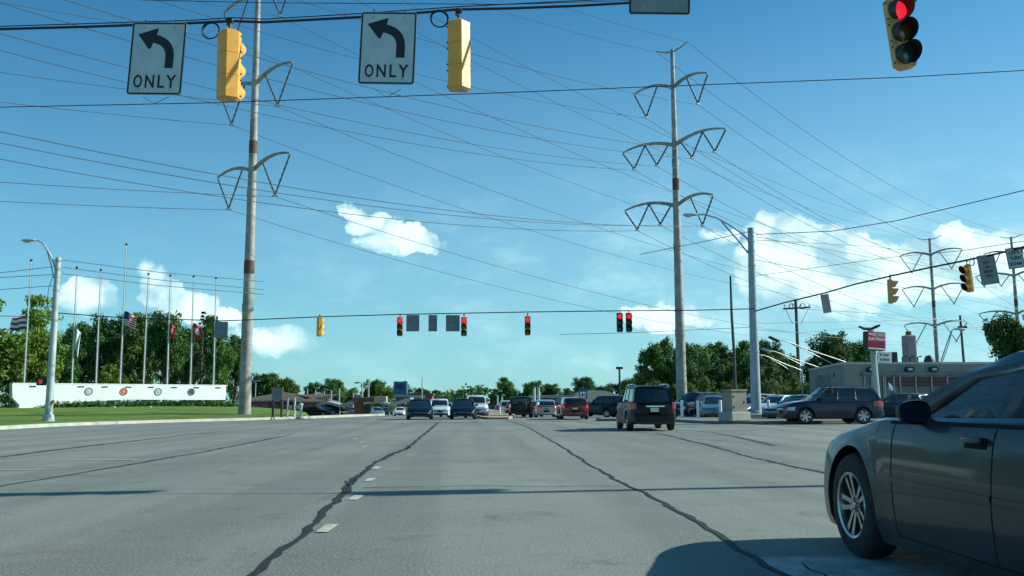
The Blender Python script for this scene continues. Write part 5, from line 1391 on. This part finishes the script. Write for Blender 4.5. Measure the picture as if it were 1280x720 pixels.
flag(1, 403, .75, 2.4, lambda k, u, v: k.mix(k.math('GREATER_THAN', u, .6), (.45, .55, .48), (.55, .62, .58)), 'limp pale green flag on the second flagpole', .9)
flag(3, 389, 1.6, 1.5, lambda k, u, v: k.mix(k.math('MULTIPLY', k.math('LESS_THAN', u, .42), k.math('GREATER_THAN', v, .46)), stripes(k, u, v, 6.5, RD, WH), BU), 'striped red and white flag with a blue corner on the tallest flagpole', .6, 1)
flag(5, 402, .8, 1.5, lambda k, u, v: k.mix(k.math('LESS_THAN', k.vm('LENGTH', k.vm('SUBTRACT', k.n['Texture Coordinate'].outputs['UV'], (.5, .5, 0))), .2), RD, (.5, .3, .2)), 'limp red flag on the sixth flagpole', .8)
flag(6, 404, 1.1, 1.4, lambda k, u, v: k.mix(k.math('LESS_THAN', k.vm('LENGTH', k.vm('SUBTRACT', k.n['Texture Coordinate'].outputs['UV'], (.5, .5, 0))), .25), RD, WH), 'red flag with a white middle on the seventh flagpole', .5)

# ------------------------------------------------------------- buildings
M_roofb = mat('brown_shingle_roof', (.12, .085, .065), .9, var=.2, scale=1.2, bump=.5)
M_brick = mat('red_brick', (.20, .08, .055), .85, var=.25, scale=2)
M_tan = mat('tan_trim', (.40, .33, .25), .7, var=.1)
M_stucco = mat('beige_stucco', (.27, .265, .235), .85, var=.08, scale=.6, bump=.15, dirt=.12)
M_coping = mat('roof_coping_metal', (.42, .44, .42), .5, .3, var=.1)
M_win = glass('window_glass', (.02, .03, .035), True)
M_frame = mat('aluminium_frame', (.30, .31, .31), .45, .5)

def hip(mb, x0, x1, y0, y1, z0, z1, inset=None, ov=.5):
    x0 -= ov; x1 += ov; y0 -= ov; y1 += ov; i = inset if inset is not None else (y1 - y0) / 2; ym = (y0 + y1) / 2
    v = [(x0, y0, z0), (x1, y0, z0), (x1, y1, z0), (x0, y1, z0), (x0 + i, ym, z1), (x1 - i, ym, z1)]
    mb.add(v, [(0, 1, 5, 4), (1, 2, 5), (2, 3, 4, 5), (3, 0, 4), (3, 2, 1, 0)])
# long low building with brown roof
def low_building(name, px0, px1, d, yeave, yridge, label, wallm, dep=14, win=5, roofm=None, cat='building'):
    A = at(px0, d); B_ = at(px1, d); L = (B_ - A).length; z = A.z; he = P(px0, yeave, d).z - z; hr = P(px0, yridge, d).z - z
    t = empty(name, A, math.atan2(B_.y - A.y, B_.x - A.x), label, cat)
    MB().box((L / 2, dep / 2, he / 2), (L, dep, he)).build('wall', wallm, t, 0)
    mb = MB(); hip(mb, 0, L, 0, dep, he, hr, ov=.8); mb.build('roof', roofm or M_roofb, t, 0)
    MB().box((L / 2, -.82, he - .12), (L + 1.6, .08, .30)).build('fascia', M_tan, t, 0)
    for i in range(win):
        x = L * (i + .6) / (win + .2); f = MB().box((x, -.04, he * .48), (L / win * .55, .08, he * .42)).build('window_frame', M_frame, t, 0)
        MB().box((x, -.09, he * .48), (L / win * .48, .03, he * .36)).build('window', M_win, f, 0)
    return t, A
low_building('motel_building', 300, 388, 190, 500.3, 490, 'long low brick building with a brown roof behind the lawn', M_brick, win=7)
low_building('flat_roofed_house', 372, 402, 178, 501, 492.5, 'second brown-roofed block attached right of the long brick building', M_brick, win=3)
wA = at(398, 230); t = empty('white_house', wA, .2, 'small white gabled house behind the zigzag canopy', 'house')
hw = P(398, 497, 230).z - wA.z; hr_ = P(398, 489.5, 230).z - wA.z
MB().prism([(-3.2, 0), (3.2, 0), (3.2, hw), (0, hr_), (-3.2, hw)], 0, 9).build('wall', M_white, t, 0)
rf = MB()
for sg in (-1, 1): rf.add([(0, -.4, hr_ + .12), (sg * 3.7, -.4, hw - .1), (sg * 3.7, 9.4, hw - .1), (0, 9.4, hr_ + .12), (0, -.4, hr_ + .3), (sg * 3.7, -.4, hw + .08), (sg * 3.7, 9.4, hw + .08), (0, 9.4, hr_ + .3)], [(0, 1, 2, 3), (4, 5, 6, 7), (0, 1, 5, 4), (1, 2, 6, 5), (2, 3, 7, 6)])
rf.build('roof', M_roofb, t, 0); MB().box((0, -.05, hw * .75), (1.2, .08, 1.2)).build('window', M_win, t, 0)

# drive-in: zigzag canopies
def zigzag(pts, d, label):
    A = at(pts[0][0], d); t = empty('drive_in_canopy', A, 0, label, 'canopy')
    Pw = [P(a, b, d) - A for a, b in pts]; mb = MB()
    for a, b in zip(Pw, Pw[1:]):
        v = []
        for p in (a, b):
            for yy, zz in ((0, 0), (7, 0), (7, .35), (0, .35)): v.append(p + Vector((0, yy, zz)))
        mb.add(v, [(0, 4, 5, 1), (3, 2, 6, 7), (0, 3, 7, 4), (1, 5, 6, 2), (0, 1, 2, 3), (4, 7, 6, 5)])
    mb.build('roof', M_coping, t, 0)
    for i, p in enumerate(Pw):
        if i % 2 == 0:
            for yy in (.5, 6.5): MB().tube([Vector((p.x, yy, 0)), Vector((p.x, yy, p.z))], .10, 6).build('post', M_tan, t)
    return t
zigzag([(396, 508), (408, 504.5), (424, 509), (444, 502.5)], 122, 'left zigzag-roofed canopy of the drive-in')
zigzag([(452, 507), (468, 503), (486, 507.5), (513, 500)], 128, 'right zigzag-roofed canopy of the drive-in, below the blue sign')
kA = at(449, 120); t = empty('menu_kiosk', kA, 0, 'dark brown drive-in kiosk with a boxy tan top between the two canopies', 'kiosk')
kz = lambda y: P(449, y, 120).z - kA.z
MB().box((0, 0, kz(500) / 2), (1.0, 1.4, kz(500))).build('column', M_brick, t, 0)
MB().box((1.2, 0, kz(505) / 2), (.7, 1.2, kz(505))).build('side_column', mat('dark_brown_panel', (.05, .035, .03), .7), t, 0)
MB().box((.75, -.1, kz(499.5)), (2.9, 2.2, kz(496) - kz(502)), bev=.1).build('top_box', M_roofb, t, 0)
MB().box((2.9, .1, kz(499)), (1.5, 2.0, .75), bev=.05).build('side_box', M_tan, t, 0)
MB().box((-.2, -1.3, kz(497.5) - .3), (.7, .1, .7), bev=.05).build('menu_panel', PM['maroon'], t, 0)
# blue sign
M_blue = mat('blue_sign_face', (.03, .12, .25), .5, var=.1, scale=2)
M_blued = mat('blue_sign_lower', (.05, .09, .15), .5)
sA = at(500, 150); t = empty('drive_in_sign', sA, 0, 'tall blue sign reading DRIVE-IN above the right canopy', 'sign'); zz = lambda y: P(500, y, 150).z - sA.z
MB().box((0, 0, (zz(477) + zz(491.5)) / 2), (2.15, .5, zz(477) - zz(491.5)), bev=.06).build('sign_box', M_blue, t, 0)
MB().box((1.15, 0, (zz(478) + zz(495)) / 2), (.14, .3, zz(476) - zz(496))).build('edge_strip', M_sign, t, 0)
MB().box((0, -.28, (zz(481) + zz(486)) / 2), (1.35, .06, zz(482) - zz(488)), bev=.02).build('message_panel', mat('navy_panel', (.015, .03, .10), .5), t, 0)
MB().box((.25, 0, (zz(492.2) + zz(497)) / 2), (2.9, .4, zz(492.2) - zz(497))).build('lower_box', M_blued, t, 0)
text_obj('DRIVE-IN', 2.6, .42, M_sign, t, (.25, -.215, (zz(492.2) + zz(497)) / 2), bold=.02, depth=.01)
for x in (-.7, .9): MB().tube([(x, 0, 0), (x, 0, zz(496))], .1, 8).build('post', M_steel, t)
s2 = at(519, 200); t = empty('shop_building', s2, 0, 'small dark brown shop right behind the blue drive-in sign', 'building'); zz = lambda y: P(519, y, 200).z - s2.z
MB().box((0, 4, zz(494) / 2), (7.5, 8, zz(494))).build('wall', M_brick, t, 0); MB().box((0, 3.8, zz(493) ), (8, 8.6, zz(492) - zz(494.6))).build('roof', M_roofb, t, 0)
MB().box((0, -.1, zz(495)), (4.6, .12, .7)).build('sign_board', M_sign, t, 0)
# sign back on two posts, yellow posts
q = G(341, 519.8, .33); q2 = G(351, 519.8, .33); t = empty('road_sign', q, 0, 'grey sign board seen from behind on two dark posts on the lawn corner', 'road sign'); dq = HF.dot(q)
zz = lambda y: P(346, y, dq).z - q.z
for x in (0, (q2 - q).x): MB().box((x, 0, zz(484) / 2 - .05), (.13, .13, zz(484) + .1)).build('post', M_wood, t, 0)
MB().box(((q2 - q).x / 2, -.09, (zz(485) + zz(500)) / 2), ((q2 - q).x + .12, .04, zz(485) - zz(500)), bev=.01).build('board', M_back, t, 0)
for i, (px, yt, lb) in enumerate(((359, 498, 'left'), (368, 497, 'right'))):
    q = G(px, 518, .35); dq = HF.dot(q); h = P(px, yt, dq).z - q.z
    t = empty('marker_post', q, 0, '%s one of two short weathered marker posts right of the sign board on the lawn' % lb, 'post'); MB().tube([(0, 0, -.2), (.02, 0, h)], [.09, .06], 6).build('post', M_tan if i == 0 else M_sign, t); MB().box((.12, 0, h * .45), (.35, .05, .25)).build('plate', M_tan, t, 0)
hd = P(376, 512, 66); tag(MB().tube([Vector((0, 0, 0)), Vector((0, 0, .75))], .10, 8).lathe([(0, .95), (.14, .9), (.17, .78), (.12, .7), (.12, .5)], 10).build('hydrant', M_sign), 'small white hydrant at the tip of the lawn', 'hydrant').location = (hd.x, hd.y, .2)

# light poles in the distance
def far_pole(px, d, ytop, label, arms=None, m=M_lpole, r=.11, name='street_lamp'):
    B_ = at(px, d); h = P(px, ytop, d).z - B_.z; t = empty(name, B_, 0, label, 'street lamp' if name == 'street_lamp' else 'pole', None)
    MB().tube([(0, 0, 0), (0, 0, h)], [r * 1.3, r], 8).build('pole', m, t)
    for a in arms or []:
        L = a * d / F; MB().tube([(0, 0, h - .1), (L * .6, 0, h + .1), (L, 0, h + .05)], .06, 5).build('arm', m, t); MB().box((L, 0, h), (abs(L) * .35 + .35, .35, .18), bev=.05).build('lamp_head', M_dark if a < 0 else M_lens, t, 0)
    return t
far_pole(319, 240, 476, 'far lamp post just right of the lawn power pole', [4, -4])
far_pole(384, 200, 486, 'thin far lamp post left of the tall far tree', [-3])
far_pole(394, 190, 485, 'far lamp post above the white house', [3])
far_pole(405, 205, 487, 'far lamp post left of the canopy peak', [3])
far_pole(414, 170, 488, 'far lamp post rising from the left zigzag canopy', [-4])
far_pole(424, 165, 485, 'far utility post with a white box above the left canopy', None)
far_pole(441.5, 175, 491, 'short far post left of the kiosk', None)
far_pole(452.5, 130, 478.5, 'pole with a flat floodlight pointing left above the kiosk', [-7])
far_pole(460.5, 140, 476.5, 'tall bare pole right of the kiosk', None, m=M_coping)
far_pole(527.5, 110, 472, 'tall thin pole behind the leftmost oncoming crossover', None, r=.06)
far_pole(566, 170, 490, 'far lamp post between the oncoming cars', [3], m=M_dark)
far_pole(668, 100, 484.5, 'left one of two white lot lamps behind the off-roader', [-2], m=M_sign, r=.14)
far_pole(673.5, 98, 482.5, 'right one of two white lot lamps behind the off-roader', [-2, 2.5], m=M_sign, r=.12)
far_pole(622, 150, 494, 'thin pale lamp post over the far median', [-4], m=M_sign)
far_pole(627.5, 140, 494, 'second thin pale post over the far median, with a small arm', [2], m=M_sign)
_fp = far_pole(775, 88, 460, 'dark lot lamp left of the black vehicle driving away', None, m=M_dark, r=.09)
MB().box((0, 0, P(775, 460, 88).z - _fp.location.z), (.65, .4, .22), bev=.05).build('lamp_box', M_dark, _fp)

# gabled building behind the shield sign
gA = at(752, 150); t = empty('gabled_building', gA, R(12), 'dark gabled building behind the red vehicle and the route shield', 'building'); zz = lambda y: P(752, y, 150).z - gA.z
MB().box((0, 5, zz(505) / 2), (11, 10, zz(505))).build('wall', M_brick, t, 0)
ge, gr = zz(504.5), zz(487.5)
v = [(-6.8, -1, ge), (6.8, -1, ge), (6.8, 11, ge), (-6.8, 11, ge), (-2, 5, gr), (2.5, 5, gr)]
MB().add(v, [(0, 1, 5, 4), (1, 2, 5), (2, 3, 4, 5), (3, 0, 4), (3, 2, 1, 0)]).build('roof', mat('grey_shingle_roof', (.085, .09, .095), .9, var=.2, scale=1), t, 0)
fA = at(700, 160); t = empty('flat_roofed_shop', fA, 0, 'pale low shop seen between the silver hatchback and the red vehicle', 'building'); zz = lambda y: P(700, y, 160).z - fA.z
MB().box((0, 4, zz(497) / 2), (9.5, 8, zz(497))).build('wall', M_stucco, t, 0); MB().box((0, 3.8, zz(495.6)), (10, 8.8, .5)).build('roof', M_coping, t, 0); MB().box((0, -.1, zz(503)), (6, .1, 1.4)).build('window', M_win, t, 0)
# route shield
q = at(729, 66); t = empty('route_sign', q, 0, 'route sign with a white shield numbered 41 under a narrow plate', 'road sign'); zz = lambda y: P(729, y, 66).z - q.z
MB().tube([(0, .03, 0), (0, .03, zz(484))], .04, 6).build('post', M_steel, t)
MB().box((0, 0, (zz(485) + zz(488)) / 2), (.56, .02, .22), bev=.004).build('upper_plate', M_blued, t, 0)
MB().box((0, 0, (zz(488.8) + zz(498.2)) / 2), (.60, .02, .58), bev=.004).build('shield_backing', M_ink, t, 0)
sh = [(-.24, .17), (-.17, .25), (-.08, .21), (0, .26), (.08, .21), (.17, .25), (.24, .17), (.20, .05), (.25, -.08), (.17, -.20), (0, -.27), (-.17, -.20), (-.25, -.08), (-.20, .05)]
MB().prism(sh, -.018, -.011, Matrix.Translation((0, 0, (zz(488.8) + zz(498.2)) / 2))).build('shield', M_white, t, 0)
text_obj('41', .32, .25, M_ink, t, (0, -.022, (zz(488.8) + zz(498.2)) / 2 - .01), bold=.03)

# dealer building ------------------------------------------------------
d0 = 62.0
c0_ = at(1057, d0); cR = at(1420, d0 + 2.0); cL = at(1013, d0 + 13)
zR = P(1057, 455.3, d0).z
U = (cR - c0_); LW_ = U.length; t = empty('dealer_building', c0_, math.atan2(U.y, U.x), 'beige flat-roofed car dealer building with red banners in its windows', 'building')
inv = Matrix.Rotation(-math.atan2(U.y, U.x), 3, 'Z'); lc = inv @ (cL - c0_); zw = zR
poly = [(0, 0), (LW_, 0), (LW_, 16), (lc.x + 2, 16), (lc.x, lc.y)]
def slab_poly(name, poly, z0, z1, m, par=t):
    n = len(poly); return MB().add([(x, y, z0) for x, y in poly] + [(x, y, z1) for x, y in poly], [tuple(range(n))[::-1], tuple(range(n, 2*n))] + [(i, (i+1) % n, (i+1) % n + n, i+n) for i in range(n)]).build(name, m, par, 0)
slab_poly('wall', poly, -.2, zw, M_stucco)
cen = Vector((LW_ / 2, 8)); po = [((Vector(p) - cen) * 1.008 + cen)[:] for p in poly]
slab_poly('roof_coping', po, zw + .002, zw + .16, M_coping)
zz = lambda y, d=d0: P(1100, y, d).z
# storefront: recessed dark band with frames and banners
w0 = HR.dot(P(1081, 480, d0) - c0_); wN = w0 + 24
zs1, zs0 = zz(469.5), .5
MB().box(((w0 + wN) / 2, -.02, (zs1 + zs0) / 2), (wN - w0, .06, zs1 - zs0)).build('shop_window', M_win, t, 0)
MB().box(((w0 + wN) / 2, -.14, zs1 + .12), (wN - w0 + .4, .30, .22)).build('window_header', M_dconc, t, 0)
xs = [w0, w0 + .5, w0 + 1.35, w0 + 2.1] + [HR.dot(P(px, 480, d0) - c0_) for px in (1108, 1127.5, 1148, 1169, 1190, 1212, 1234)]
for x in xs: MB().box((x, -.09, (zs1 + zs0) / 2), (.10, .08, zs1 - zs0)).build('window_mullion', M_frame, t, 0)
M_ban = mat('red_banner', (.09, .018, .03), .6, var=.1)
for i, x in enumerate(xs[4:-1]):
    w_ = xs[5 + i] - x - .14
    bn_ = MB().box((x + w_ / 2 + .07, -.075, zs1 - .42), (w_, .03, .62)).build('window_banner', M_ban, t, 0)
    for j in (0, 1):
        MB().box((x + w_ / 2 + .07, -.094, zs1 - .30 - .25 * j), (w_ * .86, .006, .06)).build('banner_stripe', mat('banner_text_white', (.16, .12, .13), .6), bn_, 0)
for px in (1105 + 35, 1172, 1090): 
    x = HR.dot(P(px, 466, d0) - c0_); f_ = MB().prism(rrect(.62, .36, .15), -.22, 0, Matrix.Translation((x, 0, zz(461.5)))).build('wall_light', M_dark, t, 0)
    MB().prism(rrect(.34, .16, .06), -.24, -.221, Matrix.Translation((x, 0, zz(461.5)))).build('wall_light_lens', M_sign, f_, 0)
# left side face: pale panel and two little floods
va = Vector((lc.x, lc.y)); 
def side_pt(f): return Vector((va.x * f, va.y * f))
nrm2 = Vector((-va.y, va.x)).normalized() * -1
if nrm2.y > 0: nrm2 = -nrm2
ang = math.atan2(va.y, va.x)
for nm, f, z, sx, sz, m_ in (('wall_panel', .58, zz(479, 70), 5.2, .95, M_coping), ('panel_frame', .58, zz(479, 70), 5.5, 1.2, M_dconc)):
    p_ = side_pt(f) + nrm2 * (.05 if nm == 'wall_panel' else .02); MB().box((p_.x, p_.y, z), (sx, .06, sz), rz=ang).build(nm, m_, t, 0)
for f in (.25, .62):
    p_ = side_pt(f) + nrm2 * .15; MB().box((p_.x, p_.y, zz(468.5, 66)), (.4, .3, .32), bev=.06).build('flood_light', M_dark, t, 30)
# roof things
def roof_item(name, px, y0, y1, wpx, dd, m, par=t, lathe=False):
    d = d0 + dd; c_ = P(px, (y0 + y1) / 2, d); c_.z = 0; lp = inv @ (c_ - Vector((c0_.x, c0_.y, 0))); z0, z1 = max(zR + .1, P(px, y1, d).z), P(px, y0, d).z; w_ = wpx * d / F
    return lp, z0, z1, w_
lp, z0, z1, w_ = roof_item('', 1136.5, 419, 448, 13.5, 7, None)
ch = MB().box((lp.x, lp.y, (zR + z1) / 2), (w_, w_, z1 - zR), bev=.12).build('chimney', mat('chimney_brick', (.27, .235, .215), .85, var=.15, scale=3), t, 0); MB().box((lp.x, lp.y, z1 + .14), (w_ * .4, w_ * .4, .36), bev=.05).build('chimney_cap', M_brick, ch, 0)
lp, z0, z1, w_ = roof_item('', 1161, 443.5, 448, 13, 5, None)
MB().lathe([(w_ * .5, 0), (w_ * .48, (z1 - zR) * .5), (w_ * .3, (z1 - zR) * .9), (0, z1 - zR)], 14, Matrix.Translation((lp.x, lp.y, zR))).build('roof_vent', M_dark, t)
lp, z0, z1, w_ = roof_item('', 1115, 440, 448, 8, 6, None)
MB().box((lp.x, lp.y, (zR + z1) / 2), (w_, .8, z1 - zR), bev=.05).build('air_conditioner', M_dark, t, 0)
for dx in (.8, 1.4, 2.0): MB().tube([(lp.x + dx, lp.y, zR + .1), (lp.x + dx, lp.y, zR + .75), (lp.x + dx + .35, lp.y, zR + .85)], .05, 5).build('roof_pipe', M_dark, t)
# long twin-rod lamp arms on the roof edge
for i, (fx, fy, tx, ty, lb) in enumerate(((1057, 452.5, 972, 425, 'highest'), (1026, 460, 962, 439, 'middle'), (1002, 463, 951, 444, 'lowest'))):
    dd = d0 + (0.6, 9, 16)[i] if i < 2 else d0 + 14; a = P(fx, fy, dd); b = P(tx, ty, dd - 1.5)
    t_ = empty('flood_lamp_arm', a, 0, '%s of the three long twin-rod lamp arms reaching left from the dealer roof' % lb, 'lamp', 'lamp arms on the dealer roof')
    b = b - a; m1 = b * .85 + Vector((0, 0, .10))
    MB().tube([Vector((0, 0, 0)), b * .5 + Vector((0, 0, .02)), m1, b * .94 + Vector((0, 0, .09)), b], .038, 6).build('arm_tube', M_coping, t_)
    MB().tube([Vector((-.5, 0, -.35)), b * .45 + Vector((0, 0, -.2)), b * .80 + Vector((0, 0, .04))], .028, 6).build('brace_tube', M_coping, t_)
    MB().box(b + Vector((-.25, 0, .06)), (.75, .3, .16), rot=Matrix.Rotation(R(25), 3, 'Y'), bev=.05).build('lamp_head', M_dark if i == 0 else M_coping, t_, 40)
    if i == 2: MB().tube([Vector((0, 0, 0)), Vector((0, 0, -a.z))], .07, 6).build('post', M_coping, t_)
# dealer sign
sg_ = at(1094, 50); t = empty('dealer_sign', sg_, 0, 'red Auto Finance sign with a lamp bar on top and a white board below', 'sign'); zz = lambda y: P(1092, y, 50).z - sg_.z; xx = lambda px: HR.dot(P(px, 440, 50) - sg_)
yaw = R(-12)
MB().tube([(xx(1094.5) , 0, 0), (xx(1090.5), 0, zz(412))], .16, 10).build('post', M_lpole, t)
MB().tube([(xx(1097) , .1, 0), (xx(1093.5), .1, zz(440))], .07, 8).build('conduit', M_sign, t)
bxc = Vector((xx(1090), -.35, (zz(415.5) + zz(438.5)) / 2)); bw, bh = 1.14, zz(415.5) - zz(438.5)
rt = Matrix.Rotation(R(9), 3, 'Z') @ Matrix.Rotation(R(3), 3, 'Y')
bx = MB().box(bxc, (bw, .42, bh), rot=rt, bev=.03).build('sign_box', M_dark, t, 0)
M_rsign = mat('red_sign_face', (.78, .06, .09), .5, var=.08, scale=2)
er = rt.to_euler()
def onface(x, z, o): return bxc + rt @ Vector((x, -.21 - o, z))
fc = MB().box(onface(0, 0, .012), (bw * .94, .02, bh * .94), rot=rt).build('sign_face', M_rsign, bx, 0)
text_obj('WEST COAST', bw * .72, bh * .17, M_white, bx, onface(.10, bh * .335, .03), er, bold=.03, depth=.006)
text_obj('Auto Finance', bw * .9, bh * .19, M_white, bx, onface(0, bh * .12, .03), er, bold=.03, depth=.006)
MB().tube([onface(-.47 + .055 * q, bh * (.36 - .03 * math.sin(q * 1.3)), .03) for q in range(4)], .03, 5).build('swoosh_logo', M_white, bx)
MB().box(onface(0, -.20 * bh, .028), (bw * .84, .01, bh * .30), rot=rt).build('display_panel', mat('dark_red_display', (.40, .015, .04), .5, var=.25, scale=14), bx, 0)
MB().box(onface(0, -.42 * bh, .028), (bw * .88, .01, bh * .09), rot=rt).build('white_strip', M_white, bx, 0)
wb2 = Vector((xx(1102.5), -.3, (zz(440) + zz(453.5)) / 2)); wh = zz(440) - zz(453.5)
MB().box(wb2, (.84, .06, wh), rot=rt).build('lower_board', M_white, t, 0)
text_obj('IN TODAY', .60, .15, M_ink, t, wb2 + rt @ Vector((0, -.038, .12)), er, bold=.02, depth=.004); text_obj('& DRIVE', .60, .15, M_ink, t, wb2 + rt @ Vector((0, -.038, -.14)), er, bold=.02, depth=.004)
MB().tube([(xx(1075), 0, zz(408)), (xx(1082), 0, zz(411)), (xx(1091), 0, zz(411)), (xx(1097), 0, zz(408.5)), (xx(1102), 0, zz(406.5))], [.06, .09, .08, .09, .06], 6).build('lamp_bar', M_dark, t)
MB().tube([(xx(1088.5), 0, zz(411)), (xx(1088.5), 0, zz(416))], .10, 6).build('lamp_bar_post', M_dark, t)

# cabinet --------------------------------------------------------------
cc = G(918.5, 526.3, .14); t = empty('concrete_cabinet', cc, R(24), 'stained beige concrete signal cabinet on the corner beside the lamp pole', 'cabinet'); t.scale = (.88, .88, .80)
M_cab = mat('stained_concrete', (.30, .27, .21), .85, var=.18, scale=1.4, bump=.5, dirt=.5)
MB().box((0, 0, .98), (1.05, .85, 1.72), bev=.03).build('body', M_cab, t, 0); MB().box((0, 0, 1.87), (1.16, .96, .10), bev=.02).build('lid', M_cab, t, 0)
MB().box((.05, .1, .28), (1.35, 1.2, .56), bev=.06).build('plinth', M_conc, t, 0)
for z in (.85, 1.5): MB().box((-.38, -.435, z), (.05, .03, .12)).build('hinge', M_dark, t, 0)
MB().box((.35, -.435, 1.15), (.05, .04, .16), bev=.01).build('handle', M_dark, t, 0)
# bollards
for px, y, lb in ((852.5, 522.6, 'white bollard nearest the middle steel power pole'), (872.8, 522.6, 'white bollard in front of the navy crossover'), (901, 522.6, 'white bollard in front of the grey-teal sedan'), (961, 522.6, 'white bollard in front of the white hatchback'), (1104.5, 524.5, 'white bollard in front of the dark hatchback by the dealer windows')):
    q = G(px, y, .14 if px < 1000 else .0); t = empty('bollard', q, 0, lb, 'bollard', 'white bollards along the lot')
    MB().tube([(0, 0, -.1), (0, 0, .98)], .085, 12).build('post', M_white, t); MB().lathe([(.085, .98), (.07, 1.03), (0, 1.05)], 12).build('cap', M_white, t)
q = G(1104.5, 524.5); tag(MB().tube([(-.5, 0, .72), (.35, 0, .72)], .04, 8).build('guard_rail', M_white), 'short white rail on the bollard by the dark hatchback', 'rail').location = (q.x, q.y - .12, q.z)
q = at(1112, 50.5); q.z = 1.62; t = empty('pennant', q, 0, 'small white pennant on a stick above the dark hatchback roof', 'pennant'); MB().tube([(0, 0, -.3), (0, 0, .5)], .012, 5).build('stick', M_steel, t); MB().add([(0, 0, .5), (.02, .0, .1), (.26, .02, .02), (.2, .03, .3)], [(0, 1, 2, 3)]).build('cloth', M_white, t, 0).modifiers.new('thickness', 'SOLIDIFY').thickness = .01
# post on the median
q = at(625, 78); t = empty('marker_post', q, 0, 'small white marker post on the median nose', 'post'); MB().tube([(0, 0, 0), (0, 0, 1.1)], .06, 8).build('post', M_white, t); MB().box((0, -.05, 1.1), (.25, .03, .35)).build('plate', M_sign, t, 0)
